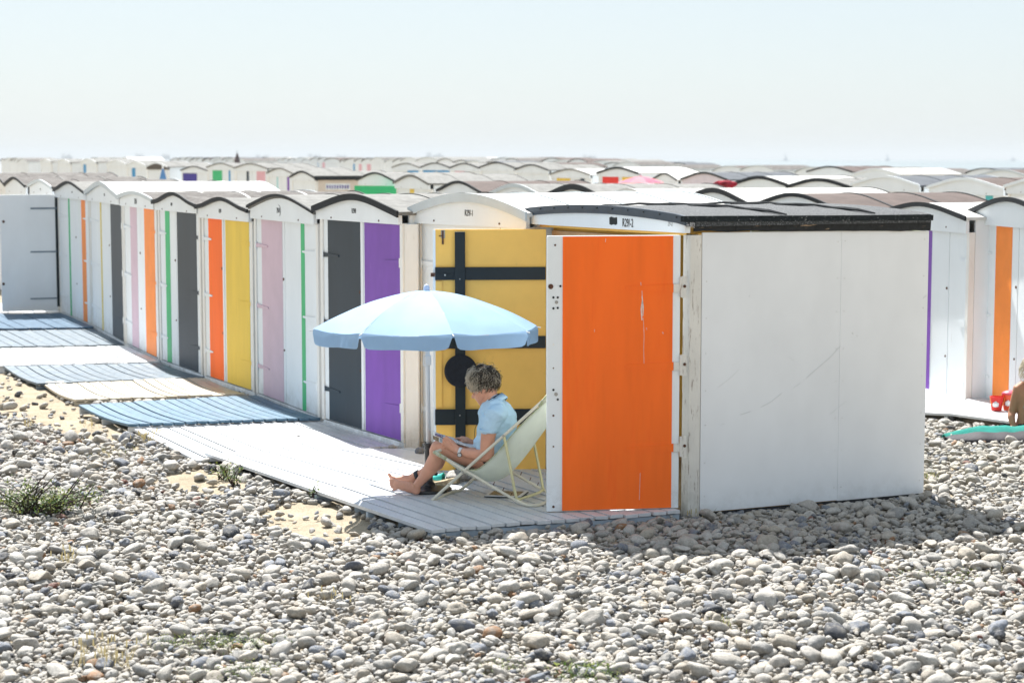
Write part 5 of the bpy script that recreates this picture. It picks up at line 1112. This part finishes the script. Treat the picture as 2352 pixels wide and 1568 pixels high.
B_ = MB(); L8([(1420, 700, 0, .128, .178), (1420, 672, 0, .12, .168)], 24); B_.build('bikini_bottom', STRAP, p2, smooth=True)
b = MB(); hr = random.Random(9); hc2 = w8(1425, 140, 0)
b.ball(hc2 + Vector((0, -.005, .012)), (.096, .104, .112), 14)
for i in range(420):
    d_ = Vector((hr.gauss(0, 1), hr.gauss(0, 1), hr.gauss(0, 1))).normalized()
    if d_.z < -.55 or d_.y > .6: continue
    q = hc2 + Vector((d_.x * .096, d_.y * .104, d_.z * .112)); Ln = hr.uniform(.05, .10); b.tube([q + Vector((d_.x * .012 * t * 3 + .006 * math.sin(5 * t + i), d_.y * .02 * t, -Ln * t)) + d_ * .012 * math.sin(t * 3) for t in np.linspace(0, 1, 6)], [.003, .003, .003, .002, .002, .001], 4, caps=False)
b.build('hair', mat('bleached_hair', (.62, .56, .44), .5, .2, 30), p2, smooth=True)
def bucket(label, u0, u1, vt, vb, z_, mcol, hcol, lid=None):
    ym = G((u0 + u1) / 2, vb, z_); y = ym.y + .06; w_ = (PY(u1, vt, y) - PY(u0, vt, y)).length / 2; h_ = PY((u0 + u1) / 2, vt, y).z - z_
    t = thing('bucket', label, 'bucket', (ym.x, y, z_), 'toy buckets on the deck'); b = MB(); b.lathe((0, 0, 0), [(w_ * .70, .004), (w_ * .93, h_ * .97), (w_ * .97, h_ * .97), (w_, h_), (w_ * .90, h_), (w_ * .66, .015)], 28); o = b.build('pail', mcol, t, smooth=False, bevel=.001)
    b = MB(); b.tube([(w_ * math.cos(a_), -w_ * .25 * 1 - .02 * math.sin(a_), h_ * .95 - h_ * .75 * math.sin(a_)) for a_ in np.linspace(0, math.pi, 14)], .004, 6); b.build('handle', hcol, t)
    b = MB(); b.lathe((-w_ * .35, -w_ * .80, h_ * .5), [(.001, -.03), (.028, -.02), (.03, .01), (.001, .03)], 10); b.build('sticker', WHITE, t)
    if lid: b = MB(); b.lathe((0, 0, h_ + .002), [(w_ * 1.0, 0), (w_ * .8, .02), (w_ * .3, .035), (.002, .036)], 24); b.build('lid', lid, t, smooth=True)
RD = mat('red_plastic', (.72, .035, .03), .35, .03, transl=.1); OR = mat('orange_red_plastic', (.85, .12, .05), .35, .03, transl=.1)
bucket('translucent red toy bucket, left one of the two', 2276, 2309, 910, 945, .10, RD, COLS['orange2']); bucket('taller orange-red toy bucket with pink lid behind the red one', 2303, 2340, 905, 944, .10, OR, RD, mat('pink_plastic', (.75, .12, .18), .4))

# ------------------------------------------------------------------ between the far roofs
def closed_parasol(label, u, vt, vb, y, m, wpx):
    p_ = PY(u, vb, y); h_ = PY(u, vt, y).z - p_.z; w_ = wpx / FPX * y / 2; t = thing('closed_parasol', label, 'parasol', (p_.x, y, p_.z)); b = MB()
    n_ = 16; vs = []; prof = [(.95, 0), (.9, .12), (.72, .35), (.5, .6), (.25, .85), (.05, 1)]
    for q, zz in prof:
        for j in range(n_): an = 2 * math.pi * j / n_; rr = w_ * q * (1 + .13 * math.sin(an * 8)); vs.append((rr * math.cos(an), rr * math.sin(an), h_ * zz))
    b.add(vs, [(i * n_ + j, i * n_ + (j + 1) % n_, (i + 1) * n_ + (j + 1) % n_, (i + 1) * n_ + j) for i in range(5) for j in range(n_)]); b.build('folded_canopy', m, t, smooth=True)
    b = MB(); b.tube([(0, 0, -p_.z), (0, 0, h_ * 1.12)], .03, 8); b.build('pole', WHITE, t)
closed_parasol('closed brown parasol sticking up above the far roofs', 545, 349, 374, 74, mat('brown_canvas', (.13, .10, .10), .9), 14)
closed_parasol('closed blue parasol at the far left', 374.5, 384, 413, 60, mat('blue_canvas', (.12, .28, .55), .9), 17)
def open_parasol(label, u0, u1, vt, vb, y, m1, m2_):
    ctr = PY((u0 + u1) / 2, vb, y); R_ = (u1 - u0) / FPX * y / 2; h_ = PY(u0, vt, y).z - ctr.z; t = thing('parasol', label, 'parasol', ctr)
    for i in range(8):
        b = MB(); a0, a1 = i * math.pi / 4 + .2, (i + 1) * math.pi / 4 + .2; vs = [(R_ * q * math.cos(a_), R_ * q * math.sin(a_), h_ * (1 - q ** 1.6)) for q in (0, .3, .6, .85, 1) for a_ in (a0, (a0 + a1) / 2, a1)]
        b.add(vs, [(j * 3 + k, j * 3 + k + 1, (j + 1) * 3 + k + 1, (j + 1) * 3 + k) for j in range(4) for k in range(2)]); b.build('canopy_panel', m1 if i % 2 else m2_, t, smooth=True)
    b = MB(); b.tube([(0, 0, -ctr.z), (0, 0, h_ + .08)], .02, 8); b.build('pole', WHITE, t)
open_parasol('open pink parasol among the far huts', 1418, 1526, 405, 420, 48, mat('pink_canvas', (.80, .25, .30), .8, transl=.3), mat('deep_pink_canvas', (.70, .16, .24), .8, transl=.3))
rb = PY(1668, 433, 33); b = MB(); hr = random.Random(3)
for i in range(9): b.ball((hr.uniform(-.16, .16), hr.uniform(-.15, .15), .03 + hr.uniform(0, .07)), (.09, .08, .05), 7)
b.ball((0, 0, .06), (.14, .12, .09), 8); o = b.build('towel_bundle', mat('dark_red_cloth', (.30, .012, .03), .9, .4, 8), smooth=True, loc=rb); tag(o, 'dark red bundle of cloth lying on a far roof', 'bundle'); remesh(o, .012, 3)
bn = thing('banner', 'small white banner with blue letters under the beige side wall', 'banner', PY(776, 433, 50)); bo = bn.location.copy(); b = MB(); w_ = 56 / FPX * 50; h_ = 11 / FPX * 50
b.box((-w_ / 2, 0, -h_ * .3), (w_ / 2, .02, h_)); b.build('cloth', WHITE, bn)
for i in range(9):
    b = MB(); x = -w_ * .45 + w_ * .9 * i / 8.6; b.box((x, -.006, 0), (x + w_ * .05, -.001, h_ * .7)); b.build('letter', COLS['indigo'], bn)
SHIP = mat('ship_hull_blue_grey', (.10, .14, .19), .7); SHIPW = mat('ship_superstructure', (.5, .5, .5), .7)
def ship(label, u0, u1, vt, y=4200, kind=0):
    cx = (u0 + u1) / 2; p_ = PY(cx, 364, y); w_ = (u1 - u0) / FPX * y; h_ = (364 - vt) / FPX * y; t = thing('ship', label, 'ship', (p_.x, y, -.6), 'ships on the horizon'); H_ = h_ + 3
    b = MB(); b.hexa([(-w_ / 2 * .93, -4, 0), (w_ / 2 * .93, -4, 0), (w_ / 2 * .93, 4, 0), (-w_ / 2 * .93, 4, 0), (-w_ / 2, -5, H_ * .5), (w_ / 2, -5, H_ * .5), (w_ / 2, 5, H_ * .5), (-w_ / 2, 5, H_ * .5)]); b.build('hull', SHIP, t)
    b = MB(); b.box((-w_ * .45, -4, H_ * .5 + .01), (-w_ * .22, 4, H_)); b.build('bridge', SHIPW, t)
    b = MB()
    for i in range(4): b.box((-w_ * .12 + i * w_ * .13, -4, H_ * .5 + .01), (-w_ * .02 + i * w_ * .13, 4, H_ * (.62 + .12 * ((i * 7 + kind) % 3))))
    b.build('cargo', SHIP, t); b = MB(); b.tube([(w_ * .3, 0, H_ * .5), (w_ * .3, 0, H_ * 1.15)], .6, 6); b.build('mast', SHIPW, t)
for i, (a_, c_, v_, lb) in enumerate(((142, 166, 353, 'faint ship on the horizon, first from the left'), (311, 332, 352, 'faint ship on the horizon, second from the left'), (373, 391, 353, 'faint ship on the horizon, third from the left'), (587, 623, 355, 'faint long ship just right of the closed brown parasol'), (707, 741, 353, 'faint ship above the beige side wall'), (772, 797, 355, 'faint small ship left of the umbrella tip'), (978, 1023, 350, 'faint large ship straight above the parasol tip'), (1338, 1371, 355, 'faint flat ship right of the middle'))): ship(lb, a_, c_, v_, kind=i)
def sail(label, u, vt, y=2500):
    p_ = PY(u, 366, y); h_ = (366 - vt) / FPX * y; t = thing('sailboat', label, 'sailboat', (p_.x, y, -.6), 'sailing boats on the horizon'); b = MB(); b.hexa([(-3, -1, 0), (3, -1, 0), (3, 1, 0), (-3, 1, 0), (-3.6, -1.2, 1.2), (4, -1.2, 1.2), (4, 1.2, 1.2), (-3.6, 1.2, 1.2)]); b.build('hull', SHIP, t)
    b = MB(); b.hexa([(-.4, -.05, 1.4), (2.6, -.05, 1.4), (2.6, .05, 1.4), (-.4, .05, 1.4), (-.4, -.05, h_), (-.3, -.05, h_), (-.3, .05, h_), (-.4, .05, h_)]); b.build('sail', SHIP, t); b = MB(); b.tube([(-.5, 0, 1), (-.5, 0, h_ + .6)], .12, 6); b.build('mast', SHIP, t)
SHIP = mat('pale_sail', (.42, .48, .54), .7)
sail('faint sailing boat above the right roofs, left one', 1804, 349); sail('faint sailing boat above the sea strip, middle one', 2038, 351); sail('faint sailing boat near the right edge', 2326, 356)

# ------------------------------------------------------------------ plants
LEAF = mat('green_leaf', (.085, .15, .035), .6, .35, 9, transl=.35); LEAF2 = mat('yellow_green_leaf', (.24, .28, .06), .6, .3, 9, transl=.35); STEM = mat('dark_twig', (.045, .03, .025), .8); DRY = mat('dry_grass', (.50, .42, .22), .8, .2, 9, transl=.3); MOSS = mat('green_moss', (.14, .17, .03), .9, .4, 20)
def leaf(b, p_, d_, l_, w_):
    d_ = d_.normalized(); s_ = d_.cross(Vector((0, 0, 1))); s_ = s_.normalized() if s_.length > .1 else Vector((1, 0, 0)); n_ = s_.cross(d_)
    b.add([p_, p_ + d_ * l_ * .45 + s_ * w_ + n_ * .001, p_ + d_ * l_, p_ + d_ * l_ * .45 - s_ * w_], [(0, 1, 2, 3)])
def shrub(label, u, v, spread, h_, nst, nlf, seed, lean=None):
    rr = random.Random(seed); o = G(u, v, 0); t = thing('shrub', label, 'shrub', o); st = MB(); lf = MB(); lf.mi = 0
    for i in range(nst):
        an = rr.uniform(0, 6.28); r_ = spread * rr.uniform(.3, 1); base = Vector((rr.uniform(-.3, .3) * spread, rr.uniform(-.25, .25) * spread, 0)); tip = base + Vector((math.cos(an) * r_ * 1.0, math.sin(an) * r_ * .6, h_ * rr.uniform(.25, 1)))
        mid = base.lerp(tip, .5) + Vector((rr.uniform(-.03, .03), rr.uniform(-.03, .03), h_ * .12)); pts = smoothpts([base, mid, tip], 5); st.tube(pts, [.006 * (1 - .75 * k / len(pts)) for k in range(len(pts))], 5)
        for k in range(nlf):
            q = pts[rr.randrange(2, len(pts))]; d_ = Vector((rr.gauss(0, 1), rr.gauss(0, 1), rr.gauss(.4, .7))); lf.mi = int(rr.random() < .4); leaf(lf, q + Vector((rr.gauss(0, .026), rr.gauss(0, .024), rr.gauss(0, .02))), d_, rr.uniform(.018, .04), rr.uniform(.004, .009))
    if spread > .3:
        for i in range(9):
            x = rr.uniform(-.3, .75) * spread; st.tube(smoothpts([Vector((x, rr.uniform(-.1, .1), .03)), Vector((x + .07, 0, h_ * .6)), Vector((x + rr.uniform(.1, .22), rr.uniform(-.05, .1), h_ * rr.uniform(.9, 1.35)))], 4), [.007, .007, .006, .006, .005, .005, .004, .003, .002], 5)
    st.build('stems', STEM, t); l_ = lf.build('leaves', [LEAF, LEAF2], t); l_['kind'] = 'stuff'
shrub('low green shrub with bare dark twigs on the pebbles at the left edge', 85, 1185, .50, .24, 54, 34, 1)
shrub('leafy green weed under the white deck edge', 512, 1100, .13, .14, 9, 16, 2); shrub('small green weed right of the leafy one at the deck edge', 540, 1118, .10, .15, 7, 16, 3)
shrub('thin weed beside the deck corner near the sand patch', 722, 1150, .06, .13, 5, 10, 4); shrub('tiny green plant on the pebbles at the lower right', 1360, 1556, .20, .05, 14, 26, 5)
def tuft(label, u, v, n_, h_, spr, m_, seed, heads=False, z_=0):
    rr = random.Random(seed); o = G(u, v, z_); b = MB(); b.mi = 0
    for i in range(n_):
        base = Vector((rr.gauss(0, spr), rr.gauss(0, spr), 0)); ht = h_ * rr.uniform(.5, 1); ln = Vector((rr.gauss(0, .35), rr.gauss(0, .3), 1)).normalized(); s_ = Vector((rr.uniform(-1, 1), rr.uniform(-1, 1), 0)).normalized() * rr.uniform(.0012, .0026)
        m1 = base + ln * ht * .55; tp_ = base + ln * ht + Vector((ln.x, ln.y, -.2)) * ht * .35; b.mi = int(rr.random() < .35)
        b.add([base - s_, base + s_, m1 + s_ * .8, m1 - s_ * .8, tp_], [(0, 1, 2, 3), (3, 2, 4)])
        if heads and rr.random() < .6:
            b.mi = 1; b.add([tp_ + Vector((-.004, 0, -.02)), tp_ + Vector((.004, 0, -.02)), tp_ + Vector((.003, 0, .015)), tp_ + Vector((-.003, 0, .015))], [(0, 1, 2, 3)])
    o_ = b.build('grass_tuft', [m_, DRY], loc=o); tag(o_, label, 'grass', 'grass tufts on the beach')
for i, a_ in enumerate(((210, 1532, 26, .20, .05, DRY, 'dry feathery grass at the bottom left'), (265, 1545, 26, .22, .05, DRY, 'pale seed-head grass at the bottom, right of the dry feathery clump'), (228, 1045, 60, .06, .10, LEAF2, 'low yellow-green grass on the sand left of the decks'), (250, 1040, 40, .08, .12, LEAF2, 'low grass patch just right of the yellow-green one on the sand'), (330, 1020, 40, .16, .05, DRY, 'dry grass at the corner of the weathered white deck'), (205, 985, 10, .13, .04, DRY, 'single dry stalks on the sand near the blue deck'), (60, 985, 14, .10, .06, DRY, 'thin dry stalks on the sand at the left edge'), (2133, 1105, 40, .13, .035, LEAF2, 'grass tuft at the rear corner of the white wall'), (525, 1090, 30, .08, .03, LEAF, 'short grass under the deck edge'), (155, 1300, 16, .14, .02, DRY, 'few dry stalks on the pebbles at the left'), (765, 1395, 10, .16, .03, DRY, 'thin dry stalk in the middle of the foreground'), (1660, 1440, 14, .10, .05, LEAF2, 'small grass blades in the right foreground'), (2100, 1325, 40, .05, .12, LEAF2, 'sparse low grass on the pebbles at the lower right'), (2215, 1310, 30, .05, .10, LEAF2, 'sparse grass near the right edge'), (1600, 1195, 8, .10, .03, DRY, 'dry stalks at the foot of the white wall'), (1625, 1190, 7, .12, .02, LEAF, 'green blades at the foot of the white wall'))):
    tuft(a_[6], a_[0], a_[1], a_[2], a_[3], a_[4], a_[5], 50 + i, heads=a_[5] is DRY)
rr = random.Random(4)
for (u, v, rx, ry, n_, lb) in ((530, 1478, .28, .07, 900, 'low green moss patch in the lower left pebbles'), (390, 1480, .14, .05, 300, 'small moss patch left of the larger one'), (560, 1545, .25, .06, 500, 'dry brown moss along the bottom edge'), (1350, 1550, .2, .06, 700, 'bright green moss at the bottom centre-right'), (2160, 1330, .3, .08, 350, 'thin moss between pebbles at the lower right'), (1150, 1535, .12, .04, 200, 'tiny moss cushion near the bottom centre')):
    o = G(u, v, .03); b = MB()
    for i in range(n_): b.mi = int(rr.random() < .45); leaf(b, Vector((rr.gauss(0, rx * .45), rr.gauss(0, ry * 1.2), rr.uniform(-.01, .035))), Vector((rr.gauss(0, 1), rr.gauss(0, 1), rr.gauss(.5, .6))), rr.uniform(.006, .016), rr.uniform(.002, .004))
    tag(b.build('moss', [LEAF, LEAF2], loc=o), lb, 'moss', kind='stuff')

# ------------------------------------------------------------------ sea haze
HZ = bpy.data.materials.new('sea_haze'); HZ.use_nodes = True; N = HZ.node_tree.nodes
for q in list(N): 
    if q.type != 'OUTPUT_MATERIAL': N.remove(q)
vol = N.new('ShaderNodeVolumePrincipled'); vol.inputs['Color'].default_value = (.70, .74, .77, 1); vol.inputs['Density'].default_value = .0003; vol.inputs['Anisotropy'].default_value = 0
HZ.node_tree.links.new(vol.outputs[0], N['Material Output'].inputs['Volume'])
if HAZE:
    b = MB(); b.box((-27000, -1000, -3), (27000, 46000, 32)); o = b.build('haze', HZ); tag(o, kind='stuff')
